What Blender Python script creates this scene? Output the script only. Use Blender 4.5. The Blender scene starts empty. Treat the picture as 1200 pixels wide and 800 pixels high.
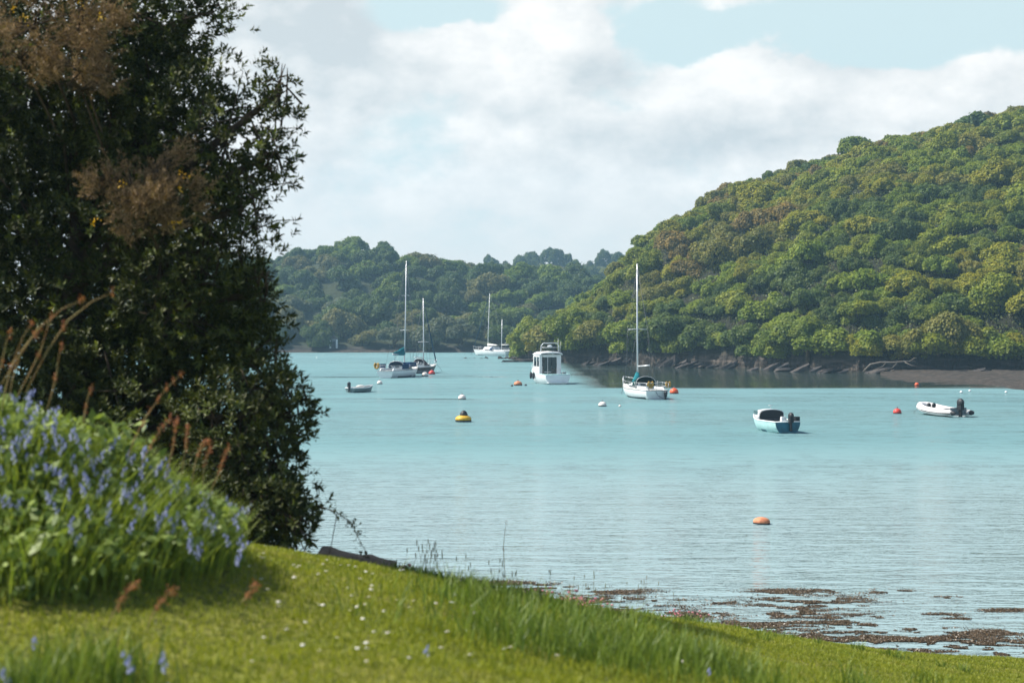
import bpy, math, random
import numpy as np
from mathutils import Vector, Matrix
random.seed(7); RNG = np.random.default_rng(11)
S = bpy.context.scene; C = S.collection
PI = math.pi; R = math.radians
CAM_H, FPX, HOR = 5.8, 1666.7, 383.0          # eye height (m), focal length in photo pixels, horizon row

def on_water(px, py):                          # a point of the water surface
    d = CAM_H * FPX / (py - HOR)
    return Vector(((px - 600) / FPX * d, d, 0.0))
def at(px, py, d):                             # a point at distance d
    return Vector(((px - 600) / FPX * d, d, CAM_H - (py - HOR) / FPX * d))

# ------------------------------------------------------------------ mesh helpers
def np_mesh(name, V, Fs, mats, mi=None, smooth=False):
    V = np.asarray(V, np.float32); Fs = [np.asarray(f, np.int32) for f in Fs if len(f)]
    me = bpy.data.meshes.new(name)
    me.vertices.add(len(V)); me.vertices.foreach_set('co', V.ravel())
    tot = np.concatenate([np.full(len(f), f.shape[1], np.int32) for f in Fs])
    loops = np.concatenate([f.ravel() for f in Fs])
    me.loops.add(len(loops)); me.loops.foreach_set('vertex_index', loops)
    me.polygons.add(len(tot))
    st = np.zeros(len(tot), np.int32); st[1:] = np.cumsum(tot)[:-1]
    me.polygons.foreach_set('loop_start', st)
    for m in (mats if isinstance(mats, (list, tuple)) else [mats]): me.materials.append(m)
    if mi is not None: me.polygons.foreach_set('material_index', np.asarray(mi, np.int32))
    me.polygons.foreach_set('use_smooth', np.full(len(tot), bool(smooth)))
    me.update(calc_edges=True)
    return me

class MB:                                      # collects shapes; build() makes ONE mesh object
    def __init__(s): s.v = []; s.f = []; s.m = []; s.sm = []
    def add(s, V, F, m=0, smooth=False):
        o = len(s.v); s.v += [tuple(p) for p in V]
        for f in F: s.f.append(tuple(i + o for i in f)); s.m.append(m); s.sm.append(smooth)
        return s
    def box(s, c, d, m=0, M=None, taper=1.0, bev=0.0):
        x, y, z = d[0] / 2, d[1] / 2, d[2] / 2
        V = [(-x, -y, -z), (x, -y, -z), (x, y, -z), (-x, y, -z)] + [(a * taper, b * taper, z) for a, b in ((-x, -y), (x, -y), (x, y), (-x, y))]
        V = [Vector(p) for p in V]
        if M is not None: V = [M @ p for p in V]
        V = [p + Vector(c) for p in V]
        return s.add(V, [(0, 3, 2, 1), (4, 5, 6, 7), (0, 1, 5, 4), (1, 2, 6, 5), (2, 3, 7, 6), (3, 0, 4, 7)], m)
    def tube(s, pts, r, n=6, m=0, smooth=True):
        pts = [Vector(p) for p in pts]; k = len(pts)
        rr = r if isinstance(r, (list, tuple)) else [r] * k
        V = []; ref = None
        for i, p in enumerate(pts):
            t = (pts[min(i + 1, k - 1)] - pts[max(i - 1, 0)]).normalized()
            if ref is None: ref = Vector((0, 0, 1)) if abs(t.z) < .9 else Vector((1, 0, 0))
            a = (ref - t * ref.dot(t)).normalized(); b = t.cross(a); ref = a
            for j in range(n):
                q = 2 * PI * j / n; V.append(p + (a * math.cos(q) + b * math.sin(q)) * rr[i])
        F = [(i * n + j, i * n + (j + 1) % n, (i + 1) * n + (j + 1) % n, (i + 1) * n + j) for i in range(k - 1) for j in range(n)]
        F += [tuple(range(n - 1, -1, -1)), tuple((k - 1) * n + j for j in range(n))]
        return s.add(V, F, m, smooth)
    def lathe(s, prof, c=(0, 0, 0), n=16, m=0, sx=1, sy=1, M=None):
        V = []; c = Vector(c)
        for r, z in prof:
            for j in range(n):
                q = 2 * PI * j / n; p = Vector((r * math.cos(q) * sx, r * math.sin(q) * sy, z))
                V.append((M @ p if M is not None else p) + c)
        F = [(i * n + j, i * n + (j + 1) % n, (i + 1) * n + (j + 1) % n, (i + 1) * n + j) for i in range(len(prof) - 1) for j in range(n)]
        return s.add(V, F, m, True)
    def ell(s, c, r, n=14, k=9, m=0, M=None):
        r = (r, r, r) if not isinstance(r, (tuple, list)) else r
        pr = [(max(1e-4, math.sin(PI * i / k)), -math.cos(PI * i / k) * r[2]) for i in range(k + 1)]
        return s.lathe(pr, c, n, m, r[0], r[1], M)
    def grid(s, rows, m=0, smooth=True, thick=None):
        k = len(rows[0]); V = [p for r in rows for p in r]
        F = [(i * k + j, i * k + j + 1, (i + 1) * k + j + 1, (i + 1) * k + j) for i in range(len(rows) - 1) for j in range(k - 1)]
        return s.add(V, F, m, smooth)
    def build(s, name, mats, parent=None, M=None):
        me = bpy.data.meshes.new(name)
        me.from_pydata([tuple(p) for p in s.v], [], s.f)
        for x in (mats if isinstance(mats, (list, tuple)) else [mats]): me.materials.append(x)
        me.polygons.foreach_set('material_index', s.m); me.polygons.foreach_set('use_smooth', s.sm)
        me.update()
        return link(name, me, parent)

def link(name, me, parent=None):
    o = bpy.data.objects.new(name, me); C.objects.link(o)
    if parent is not None: o.parent = parent
    return o
def tag(o, label=None, cat=None, group=None, kind=None):
    if label: o['label'] = label
    if cat: o['category'] = cat
    if group: o['group'] = group
    if kind: o['kind'] = kind
    return o
def thing(name, loc, label, cat, rz=0, group=None, scale=1):
    o = bpy.data.objects.new(name, None); C.objects.link(o)
    o.location = loc; o.rotation_euler = (0, 0, rz); o.scale = (scale,) * 3 if not isinstance(scale, tuple) else scale
    o.empty_display_size = .2
    return tag(o, label, cat, group)
def copy_tree(o, parent=None):
    c = o.copy(); C.objects.link(c); c.parent = parent
    for ch in list(o.children): copy_tree(ch, c)
    return c

# ------------------------------------------------------------------ materials
def new_mat(name):
    m = bpy.data.materials.new(name); m.use_nodes = True
    return m, m.node_tree, m.node_tree.nodes, m.node_tree.links
def mth(nt, op, a, b=None, c=None, clamp=False):
    n = nt.nodes.new('ShaderNodeMath'); n.operation = op; n.use_clamp = clamp
    for i, v in enumerate((a, b, c)):
        if v is None: continue
        if isinstance(v, (int, float)): n.inputs[i].default_value = v
        else: nt.links.new(v, n.inputs[i])
    return n.outputs[0]
def mixc(nt, f, a, b, mode='MIX'):
    n = nt.nodes.new('ShaderNodeMix'); n.data_type = 'RGBA'; n.blend_type = mode
    for i, v in ((0, f), (6, a), (7, b)):
        if isinstance(v, (int, float)): n.inputs[i].default_value = v
        elif isinstance(v, tuple): n.inputs[i].default_value = (*v, 1)
        else: nt.links.new(v, n.inputs[i])
    return n.outputs[2]
def noise(nt, vec, scale, detail=4, rough=.55, out='Fac', dist=0):
    n = nt.nodes.new('ShaderNodeTexNoise'); n.inputs['Scale'].default_value = scale
    n.inputs['Detail'].default_value = detail; n.inputs['Roughness'].default_value = rough; n.inputs['Distortion'].default_value = dist
    if vec is not None: nt.links.new(vec, n.inputs['Vector'])
    return n.outputs[out]
def ramp(nt, f, lo, hi, a=0., b=1.):
    n = nt.nodes.new('ShaderNodeMapRange'); n.interpolation_type = 'SMOOTHSTEP'
    for i, v in enumerate((f, lo, hi, a, b)):
        if isinstance(v, (int, float)): n.inputs[i].default_value = v
        else: nt.links.new(v, n.inputs[i])
    return n.outputs[0]
def plain(name, col, rough=.5, spec=.4, var=.12, scale=3., metal=0., bump=0., col2=None, wear=.5):
    m, nt, N, L = new_mat(name); b = N['Principled BSDF']
    tc = N.new('ShaderNodeTexCoord')
    f = noise(nt, tc.outputs['Object'], scale, 5)
    c2 = col2 or tuple(max(0, c * (1 - var * 2)) for c in col)
    L.new(mixc(nt, ramp(nt, f, wear - .2, wear + .25), col if not col2 else col, c2), b.inputs['Base Color'])
    b.inputs['Roughness'].default_value = rough; b.inputs['Specular IOR Level'].default_value = spec; b.inputs['Metallic'].default_value = metal
    if bump:
        bp = N.new('ShaderNodeBump'); bp.inputs['Strength'].default_value = 1; bp.inputs['Distance'].default_value = bump
        L.new(noise(nt, tc.outputs['Object'], scale * 4, 6), bp.inputs['Height']); L.new(bp.outputs[0], b.inputs['Normal'])
    return m
def leafmat(name, col, col2, trans=.25, rough=.5, spec=.3, objcol=False, drift=0):
    m, nt, N, L = new_mat(name); b = N['Principled BSDF']
    g = N.new('ShaderNodeNewGeometry')
    c = mixc(nt, g.outputs['Random Per Island'], col, col2)
    if objcol:
        oi = N.new('ShaderNodeObjectInfo'); c = mixc(nt, 1.0, c, oi.outputs['Color'], 'MULTIPLY')
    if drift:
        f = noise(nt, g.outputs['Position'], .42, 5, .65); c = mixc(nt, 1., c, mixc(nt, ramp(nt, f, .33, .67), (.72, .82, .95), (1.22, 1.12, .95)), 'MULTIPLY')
    L.new(c, b.inputs['Base Color']); b.inputs['Roughness'].default_value = rough; b.inputs['Specular IOR Level'].default_value = spec
    t = N.new('ShaderNodeBsdfTranslucent'); L.new(mixc(nt, 1., c, (1.25, 1.25, .6), 'MULTIPLY'), t.inputs['Color'])
    mx = N.new('ShaderNodeMixShader'); mx.inputs[0].default_value = trans
    L.new(b.outputs[0], mx.inputs[1]); L.new(t.outputs[0], mx.inputs[2]); L.new(mx.outputs[0], N['Material Output'].inputs[0])
    return m

M_white = plain('white_gelcoat', (.74, .75, .74), .3, .5, .07, 1.5)
M_cream = plain('cream_deck', (.62, .61, .56), .6, .3, .08, 4)
M_dark = plain('black_rubber', (.015, .017, .02), .55, .4, .2, 5)
M_antifoul = plain('dark_antifouling', (.03, .05, .06), .7, .3, .3, 6)
M_navy = plain('navy_canvas', (.012, .045, .12), .85, .1, .2, 4, bump=.01)
M_tealc = plain('teal_canvas', (.015, .17, .2), .85, .1, .2, 4, bump=.01)
M_greenc = plain('dark_green_canvas', (.008, .045, .045), .85, .1, .2, 4, bump=.01)
M_alu = plain('aluminium', (.62, .63, .64), .4, .5, .06, 3, metal=.3)
M_wire = plain('rigging_wire', (.12, .13, .14), .5, .4, .1, 3)
M_glass = plain('dark_window', (.012, .02, .024), .08, .7, .1, 2)
M_clear = plain('cabin_glass', (.05, .1, .11), .08, .7, .1, 2)
M_wood = plain('brown_hull_paint', (.055, .028, .022), .5, .4, .25, 5)
M_yellow = plain('yellow_float', (.6, .36, .02), .5, .4, .15, 5)
M_ochre = plain('ochre_vest', (.42, .25, .05), .7, .2, .2, 5)
M_orange = plain('orange_float', (.72, .1, .025), .45, .4, .15, 4)
M_pale_orange = plain('weathered_orange_float', (.6, .24, .12), .6, .3, .0, 5, col2=(.32, .12, .06))
M_red = plain('red_float', (.55, .05, .035), .45, .4, .15, 4)
M_wbuoy = plain('white_float', (.72, .66, .6), .55, .4, .15, 5)
M_tealhull = plain('teal_hull_paint', (.012, .13, .19), .4, .4, .25, 3)
M_aqua = plain('pale_aqua_paint', (.42, .66, .64), .4, .4, .1, 3)
M_hyp = plain('grey_inflatable_fabric', (.6, .58, .57), .6, .3, .08, 3)
M_grey = plain('mid_grey', (.2, .22, .23), .6, .3, .15, 4)
M_dinghy = plain('grey_green_grp', (.13, .2, .2), .5, .4, .15, 3)
M_furl = plain('furled_sail_blue', (.02, .06, .1), .8, .1, .15, 4)
M_redbrown = plain('dark_red_canvas', (.05, .012, .014), .8, .1, .2, 4)
M_bark = plain('bark', (.10, .075, .05), .9, .1, .3, 6, bump=.02)
M_deadwood = plain('bleached_wood', (.17, .15, .125), .9, .1, .2, 3, bump=.02)
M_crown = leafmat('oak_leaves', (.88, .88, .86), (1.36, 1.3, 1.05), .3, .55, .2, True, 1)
M_bush = leafmat('evergreen_leaves', (.018, .030, .008), (.068, .076, .014), .2, .52, .16)
M_bushtip = leafmat('young_evergreen_leaves', (.08, .11, .02), (.13, .15, .035), .3, .45, .4)
M_gorse = leafmat('dry_gorse', (.05, .035, .018), (.42, .285, .165), .15, .8, .1)
M_gyellow = leafmat('gorse_flower', (.7, .42, .01), (.6, .35, .02), .2)
M_grass = leafmat('lawn_blades', (.14, .178, .018), (.29, .305, .042), .4, .5, .2)
def patchy(m, col, f0, f1, sc):                  # dry or mossy patches a few decimetres wide
    nt = m.node_tree; b = nt.nodes['Principled BSDF']; c = b.inputs['Base Color'].links[0].from_socket; g = nt.nodes.new('ShaderNodeNewGeometry')
    o = mixc(nt, mth(nt, 'MULTIPLY', ramp(nt, noise(nt, g.outputs['Position'], sc, 5, .65), f0, f1), .7), c, col); nt.links.new(o, b.inputs['Base Color'])
patchy(M_grass, (.33, .27, .09), .54, .72, 1.1); patchy(M_grass, (.09, .15, .02), .52, .66, 2.3)
M_tall = leafmat('tall_grass_blades', (.055, .11, .014), (.20, .26, .042), .3, .5, .3)
M_bankgrass = leafmat('bank_grass_blades', (.09, .15, .02), (.30, .36, .07), .35, .5, .25)
M_under = leafmat('bank_leaves', (.07, .12, .018), (.27, .34, .08), .3, .5, .3)
M_straw = leafmat('dry_stems', (.28, .22, .12), (.16, .17, .06), .2, .7, .1)
M_sorrel = leafmat('sorrel_seed', (.24, .085, .045), (.5, .22, .12), .3, .7, .1)
M_sstem = plain('sorrel_stem', (.34, .29, .12), .7, .2, .2, 8, col2=(.26, .12, .05))
M_blue = leafmat('bluebell_petals', (.22, .25, .54), (.48, .50, .76), .35, .6, .2)
M_bstem = plain('bluebell_stem', (.07, .12, .03), .6, .2, .2, 8)
M_daisy = leafmat('daisy_petals', (.78, .78, .74), (.7, .7, .66), .2)
M_pink = leafmat('thrift_flower', (.55, .16, .24), (.65, .3, .36), .3)
M_weed = leafmat('seaweed', (.02, .015, .007), (.12, .075, .032), .0, .4, .4)
M_slab = plain('slate_rock', (.10, .082, .07), .85, .2, 0, .7, bump=.15, col2=(.022, .023, .025), wear=.42)
M_stone = plain('ledge_stone', (.25, .18, .12), .9, .15, .3, 3, bump=.03)

# ------------------------------------------------------------------ terrain
def hillmat(name, soil, rock, zrock):
    m, nt, N, L = new_mat(name); b = N['Principled BSDF']
    g = N.new('ShaderNodeNewGeometry'); sp = N.new('ShaderNodeSeparateXYZ'); L.new(g.outputs['Position'], sp.inputs[0])
    mp = N.new('ShaderNodeMapping'); mp.inputs['Rotation'].default_value = (0, .6, .2); mp.inputs['Scale'].default_value = (.25, .25, 1.6)
    L.new(g.outputs['Position'], mp.inputs[0])
    st = noise(nt, mp.outputs[0], 1.0, 6, .65); f2 = noise(nt, g.outputs['Position'], .35, 4)
    rc = mixc(nt, ramp(nt, st, .42, .66), tuple(c * .28 for c in rock), rock)
    wet = ramp(nt, mth(nt, 'ADD', sp.outputs['Z'], mth(nt, 'MULTIPLY', f2, .8)), .5, 1.3)
    rc = mixc(nt, wet, tuple(c * .22 for c in rock), rc)
    sc = mixc(nt, f2, soil, tuple(c * .5 for c in soil))
    k = ramp(nt, mth(nt, 'ADD', sp.outputs['Z'], mth(nt, 'MULTIPLY', f2, 1.5)), zrock + .2, zrock + 1.6)
    peb = noise(nt, g.outputs['Position'], 1.6, 6, .7); mudc = mixc(nt, ramp(nt, peb, .45, .68), (.028, .023, .018), (.10, .082, .066)); rc = mixc(nt, ramp(nt, sp.outputs['Z'], .75, .4), rc, mudc)
    L.new(mixc(nt, k, rc, sc), b.inputs['Base Color']); b.inputs['Roughness'].default_value = .9; b.inputs['Specular IOR Level'].default_value = .2
    bp = N.new('ShaderNodeBump'); bp.inputs['Distance'].default_value = .5; L.new(st, bp.inputs['Height']); L.new(bp.outputs[0], b.inputs['Normal'])
    return m

def vnoise(x, y, seed=0):                       # cheap smooth value noise
    r = np.random.default_rng(seed).random((64, 64))
    xi = np.floor(x).astype(int); yi = np.floor(y).astype(int); fx = x - xi; fy = y - yi
    fx = fx * fx * (3 - 2 * fx); fy = fy * fy * (3 - 2 * fy)
    g = lambda i, j: r[i % 64, j % 64]
    return (g(xi, yi) * (1 - fx) + g(xi + 1, yi) * fx) * (1 - fy) + (g(xi, yi + 1) * (1 - fx) + g(xi + 1, yi + 1) * fx) * fy
def fbm(x, y, seed=0, o=4):
    s = 0; a = .5
    for i in range(o): s = s + a * vnoise(x * 2 ** i, y * 2 ** i, seed + i); a *= .5
    return s

# the wooded headland across the creek
HP = np.array([560, 592, 606, 622, 650, 700, 760, 850, 1000, 1200, 1400, 1700.])
H_s = np.array([262, 258, 249, 245, 233, 226, 219, 206, 183, 178, 172, 165.])
H_c = np.array([262.5, 260, 258, 259, 262, 268, 275, 285, 300, 310, 320, 330.])
H_z = np.array([-1.2, -.6, .6, 2.2, 6.4, 10.6, 21.5, 31, 40, 49.3, 56, 62.])
def head_z(x, y):
    px = 600 + FPX * x / y
    s0 = np.interp(px, HP, H_s); c = np.interp(px, HP, H_c); zc = np.interp(px, HP, H_z)
    s0 = s0 + 5 * (fbm(x / 11., y / 40., 5) - .47)
    u = y - s0; s = np.clip(u / (c - s0), 0, 1)
    cl = 2.1 * np.clip(zc / 5, 0, 1)
    z = cl * np.clip(u / 2.4, 0, 1) + np.maximum(zc - cl, 0) * np.sin(s * PI / 2) ** .92
    z = np.where(y > c, z - .12 * (y - c), z)
    z = z + np.where(u > 0, (fbm(x / 6., y / 6., 9) - .47) * .7 * np.clip(u / 8, 0, 1), 0)
    z = z + np.where((u > 0) & (u < 8), (fbm(x * .9 + y * .5, y * .55 - x * .3, 15) - .47) * 2.2, 0)
    mud = np.clip((px - 1030) / 110, 0, 1)      # mudflat below the rocks
    zm = .05 + .012 * (y - np.interp(px, [1000, 1060, 1200, 1700], [184, 158, 136.5, 130])) + (fbm(x / 2.5, y / 2.5, 22) - .47) * .25
    z = np.where(u < 0, np.where(mud > 0, np.minimum(zm, .5), -1.2 + .0 * u), np.maximum(z, np.where(mud > 0, .4, -5)))
    z = np.where((zc < .5) & (u > 0), np.minimum(z, .9), z)
    return z
def polar_terrain(name, zf, px0, px1, d0, d1, npx, nd, mat, power=1.0):
    a = (np.linspace(px0, px1, npx) - 600) / FPX; d = d0 + (d1 - d0) * np.linspace(0, 1, nd) ** power
    A, D = np.meshgrid(a, d, indexing='ij'); X = A * D; Y = D; Z = zf(X, Y)
    V = np.stack([X, Y, Z], -1).reshape(-1, 3)
    i, j = np.meshgrid(np.arange(npx - 1), np.arange(nd - 1), indexing='ij'); k = (i * nd + j).ravel()
    F = np.stack([k, k + nd, k + nd + 1, k + 1], 1)
    o = link(name, np_mesh(name, V, [F], mat, smooth=False)); o['kind'] = 'structure'
    return o
M_head = hillmat('headland_soil_and_slate', (.022, .022, .011), (.11, .09, .074), 1.6)
polar_terrain('headland', head_z, 540, 1700, 128, 400, 560, 300, M_head)
# far wooded slope: low spur in front, ridge behind
F_px = np.array([100, 300, 400, 450, 520, 575, 640, 760.])
F_f = np.array([12, 9.5, 9, 7.5, 4.5, 1.6, 1.5, 1.5])
F_r = np.array([22, 22, 25.5, 25, 21.5, 20, 18.5, 14.])
def far_z(x, y):
    px = 600 + FPX * x / y
    f = np.interp(px, F_px, F_f); r = np.interp(px, F_px, F_r)
    y = y + 6 * (fbm(x / 25., y / 25., 31) - .47)
    z = np.where(y < 326, (y - 321) * .3, 0)
    z = np.where((y >= 326) & (y < 350), 1.5 + (f - 1.5) * (y - 326) / 24, z)
    z = np.where((y >= 350) & (y < 368), f, z)
    z = np.where((y >= 368) & (y < 425), f + (r - f) * np.sin(np.clip((y - 368) / 57, 0, 1) * PI / 2), z)
    z = np.where(y >= 425, r - .06 * (y - 425), z)
    return np.maximum(z + np.where(y > 327, (fbm(x / 9., y / 9., 33) - .47) * 3, 0), -1.2)
M_far = hillmat('far_slope_soil', (.035, .045, .018), (.06, .055, .05), 1.2)
polar_terrain('far_hill', far_z, 40, 780, 318, 520, 220, 140, M_far)
def dist_z(x, y):
    px = 600 + FPX * x / y
    z = np.interp(px, [300, 560, 620, 720, 900], [22, 24, 28.5, 28.5, 26])
    return z * np.clip((y - 530) / 60, 0, 1) ** .7 + (fbm(x / 15., y / 15., 41) - .47) * 3
M_field = plain('pasture', (.06, .085, .025), .9, .1, .2, .05)
polar_terrain('distant_hill', dist_z, 300, 900, 525, 700, 60, 40, M_field)

# home bank: thin-plate surface through surveyed heights
CP = np.array([(-2.16, 6, 4.3), (0, 6.4, 4.2), (6.1, 17, 1.55), (2.64, 11, 3.05), (.91, 7.6, 3.9), (-1.82, 9.5, 4.28), (-1.5, 11, 4.0), (-1.1, 13.2, 3.5), (-.5, 13.8, 3.26),
    (.17, 14.5, 3.0), (.96, 16, 2.55), (1.82, 19, 1.88), (3.3, 24, .73), (4.25, 23.6, .68), (5.57, 23.2, .55), (8.06, 22.4, .56), (12, 21, .55), (20, 19, .6),
    (-10, 40, 0), (-5, 36, 0), (-1.16, 32.3, 0), (1.76, 29.4, 0), (3.8, 27.2, 0), (6.2, 25.6, 0), (9, 24.8, 0), (14, 23.5, 0), (25, 22, 0),
    (-10, 45, -.9), (-1, 37, -.8), (2, 34, -.8), (6.2, 30, -.8), (14, 28, -.8), (25, 27, -.9), (-1.8, 17, 2.4), (-1, 20, 1.75), (0, 20, 1.5), (1, 22, 1.1),
    (-6, 12, 4.4), (-6, 18, 3.4), (-6, 6, 4.6), (-12, 10, 5), (-12, 20, 4), (-20, 30, 3), (-30, 0, 5), (0, 0, 4.25), (0, -8, 4.4), (10, 0, 3.8), (10, 10, 2.9), (15, 12, 2.2), (25, 8, 2.6), (30, -5, 3.5), (-15, 38, 1), (40, 18, .8), (40, 26, -.9), (-30, 45, 1)], float)
def tps(r2): return np.where(r2 > 1e-9, r2 * np.log(np.maximum(r2, 1e-9)), 0)
_n = len(CP); _K = tps(((CP[:, None, :2] - CP[None, :, :2]) ** 2).sum(-1)) + np.eye(_n) * .05
_P = np.c_[np.ones(_n), CP[:, :2]]; _A = np.block([[_K, _P], [_P.T, np.zeros((3, 3))]])
_w = np.linalg.solve(_A, np.r_[CP[:, 2], 0, 0, 0])
def bank_z(x, y, mound=True):
    x = np.asarray(x, float); y = np.asarray(y, float); sh = x.shape; x = x.ravel(); y = y.ravel()
    r2 = (x[:, None] - CP[None, :, 0]) ** 2 + (y[:, None] - CP[None, :, 1]) ** 2
    z = tps(r2) @ _w[:_n] + _w[_n] + _w[_n + 1] * x + _w[_n + 2] * y
    z = np.clip(z, -1.0, 5.4)
    z = z + (fbm(x * 1.1, y * 1.1, 51) - .47) * .10 * np.clip(z, 0, 1)
    if mound: z = z + mound_h(x, y)
    return z.reshape(sh)
def mound_h(x, y): return .74 * np.exp(-.5 * ((np.minimum(x + 2.75, 0) / 1.6) ** 2 + (np.maximum(x + 2.75, 0) / .58) ** 2 + ((y - 8.2) / .68) ** 2)) * (.72 + .6 * fbm(x * 2.3, y * 2.3, 57))
def lawn_material():
    m, nt, N, L = new_mat('turf_soil'); b = N['Principled BSDF']
    g = N.new('ShaderNodeNewGeometry'); sp = N.new('ShaderNodeSeparateXYZ'); L.new(g.outputs['Position'], sp.inputs[0])
    f = noise(nt, g.outputs['Position'], 1.2, 6); f2 = noise(nt, g.outputs['Position'], 18, 4)
    turf = mixc(nt, ramp(nt, f, .35, .65), (.12, .145, .018), (.19, .18, .035)); turf = mixc(nt, ramp(nt, f2, .4, .7), turf, (.05, .06, .015))
    sand = mixc(nt, ramp(nt, f2, .4, .65), (.30, .24, .16), (.12, .10, .075))
    z = mth(nt, 'ADD', sp.outputs['Z'], mth(nt, 'MULTIPLY', mth(nt, 'SUBTRACT', f, .5), .35))
    c = mixc(nt, ramp(nt, z, .36, .44), sand, turf)
    c = mixc(nt, ramp(nt, z, .05, .2), (.06, .05, .04), c)
    L.new(c, b.inputs['Base Color']); b.inputs['Roughness'].default_value = .9; b.inputs['Specular IOR Level'].default_value = .15
    bp = N.new('ShaderNodeBump'); bp.inputs['Distance'].default_value = .03; L.new(f2, bp.inputs['Height']); L.new(bp.outputs[0], b.inputs['Normal'])
    return m
gx = np.concatenate([np.linspace(-40, -6, 20), np.linspace(-5.8, 12, 150), np.linspace(12.5, 45, 30)]); gy = np.concatenate([np.linspace(-25, 4, 20), np.linspace(4.2, 34, 220), np.linspace(34.5, 48, 16)])
X, Y = np.meshgrid(gx, gy, indexing='ij'); Z = bank_z(X, Y)
k = (np.arange(len(gx) - 1)[:, None] * len(gy) + np.arange(len(gy) - 1)[None]).ravel(); ny = len(gy)
link('lawn', np_mesh('lawn', np.stack([X, Y, Z], -1).reshape(-1, 3), [np.stack([k, k + ny, k + ny + 1, k + 1], 1)], lawn_material(), smooth=True))['kind'] = 'structure'

# ------------------------------------------------------------------ water
def water_material():
    m, nt, N, L = new_mat('creek_water'); N.remove(N['Principled BSDF'])
    g = N.new('ShaderNodeNewGeometry'); P = g.outputs['Position']
    def mapped(sx, sy, off=0, rz=0):
        n = N.new('ShaderNodeMapping'); n.inputs['Scale'].default_value = (sx, sy, 1); n.inputs['Location'].default_value = (off, off, 0); n.inputs['Rotation'].default_value = (0, 0, rz)
        L.new(P, n.inputs[0]); return n.outputs[0]
    sp = N.new('ShaderNodeSeparateXYZ'); L.new(P, sp.inputs[0]); x, y = sp.outputs['X'], sp.outputs['Y']
    wob = mth(nt, 'MULTIPLY', mth(nt, 'SUBTRACT', noise(nt, mapped(.05, .05), 1, 3), .5), 10)
    yw = mth(nt, 'ADD', y, wob)
    def band(v, lo, hi, s): return mth(nt, 'MULTIPLY', ramp(nt, v, lo - s, lo + s), ramp(nt, v, hi - s, hi + s, 1, 0))
    lanes = noise(nt, mapped(.012, .06, 3), 1, 3, .6)
    ya = mth(nt, 'ADD', y, mth(nt, 'MULTIPLY', mth(nt, 'SUBTRACT', noise(nt, mapped(.04, .01, 9), 1, 2), .5), 3))
    # sheltered water under the headland is a mirror
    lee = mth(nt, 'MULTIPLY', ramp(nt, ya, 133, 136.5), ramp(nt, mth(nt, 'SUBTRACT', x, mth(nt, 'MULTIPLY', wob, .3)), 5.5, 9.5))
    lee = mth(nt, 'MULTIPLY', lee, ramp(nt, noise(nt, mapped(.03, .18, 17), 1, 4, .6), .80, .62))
    slick = mth(nt, 'MULTIPLY', band(mth(nt, 'ADD', y, mth(nt, 'MULTIPLY', wob, .5)), 160, 168, 1.5), ramp(nt, x, 4, -2))
    slick2 = mth(nt, 'MULTIPLY', band(ya, 113, 116, .8), band(x, -22, -2, 2))
    slick = mth(nt, 'MULTIPLY', mth(nt, 'MAXIMUM', slick, slick2), ramp(nt, noise(nt, mapped(.12, .5, 33), 1, 4, .65), .4, .55))
    calm = mth(nt, 'MAXIMUM', lee, slick, clamp=True)
    ruffle = mth(nt, 'MULTIPLY', ramp(nt, yw, 57, 66), ramp(nt, yw, 70.3, 71.5, 1, 0))                                     # cat's-paw lane
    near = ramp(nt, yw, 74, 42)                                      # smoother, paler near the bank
    ruffle = mth(nt, 'MAXIMUM', ruffle, mth(nt, 'MULTIPLY', mth(nt, 'MULTIPLY', ramp(nt, lanes, .45, .58), .55), mth(nt, 'SUBTRACT', 1, near)))
    amp = mth(nt, 'ADD', .5, mth(nt, 'MULTIPLY', ruffle, 1.1))
    amp = mth(nt, 'MULTIPLY', amp, mth(nt, 'SUBTRACT', 1, mth(nt, 'MULTIPLY', near, -.15)))
    amp = mth(nt, 'MULTIPLY', amp, mth(nt, 'SUBTRACT', 1, mth(nt, 'MULTIPLY', calm, .98)))
    gust = noise(nt, mapped(.10, .55, 21), 1, 4, .65); fine = noise(nt, mapped(.45, 2.0, 27), 1, 3, .6)
    patch = mth(nt, 'ADD', ramp(nt, gust, .32, .68, .45, 1.3), ramp(nt, fine, .35, .65, -.3, .3))
    amp = mth(nt, 'MULTIPLY', amp, patch)
    chop = ramp(nt, noise(nt, mapped(.55, .8, 61), 1, 5, .75), .40, .60); chop2 = ramp(nt, noise(nt, mapped(.16, .22, 67), 1, 5, .75), .40, .60)
    far_ = ramp(nt, y, 75, 120); chop = mth(nt, 'ADD', mth(nt, 'MULTIPLY', chop, mth(nt, 'SUBTRACT', 1, far_)), mth(nt, 'MULTIPLY', chop2, far_))
    mid_ = ramp(nt, y, 36, 62)                                       # wavelets seen edge-on: steep faces reflect less sky
    rough_ = mth(nt, 'ADD', mth(nt, 'MULTIPLY', mth(nt, 'MULTIPLY', ruffle, patch), .42), mth(nt, 'MULTIPLY', mth(nt, 'MULTIPLY', chop, mid_), mth(nt, 'ADD', .68, mth(nt, 'MULTIPLY', ruffle, .25))))
    h1 = noise(nt, mapped(2.3, 3.2, 0, .12), 1, 4, .7); h2 = noise(nt, mapped(.5, .85, 5, -.1), 1, 5, .68)
    h3 = noise(nt, mapped(.42, .34, 41, .2), 1, 4, .7); h4 = noise(nt, mapped(.16, .12, 47, -.15), 1, 5, .7)
    h = mth(nt, 'ADD', mth(nt, 'MULTIPLY', h1, .095), mth(nt, 'MULTIPLY', h2, .24))
    h = mth(nt, 'ADD', h, mth(nt, 'ADD', mth(nt, 'MULTIPLY', h3, ramp(nt, y, 42, 85, 0, .15)), mth(nt, 'MULTIPLY', h4, ramp(nt, y, 80, 170, 0, .35))))
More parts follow.
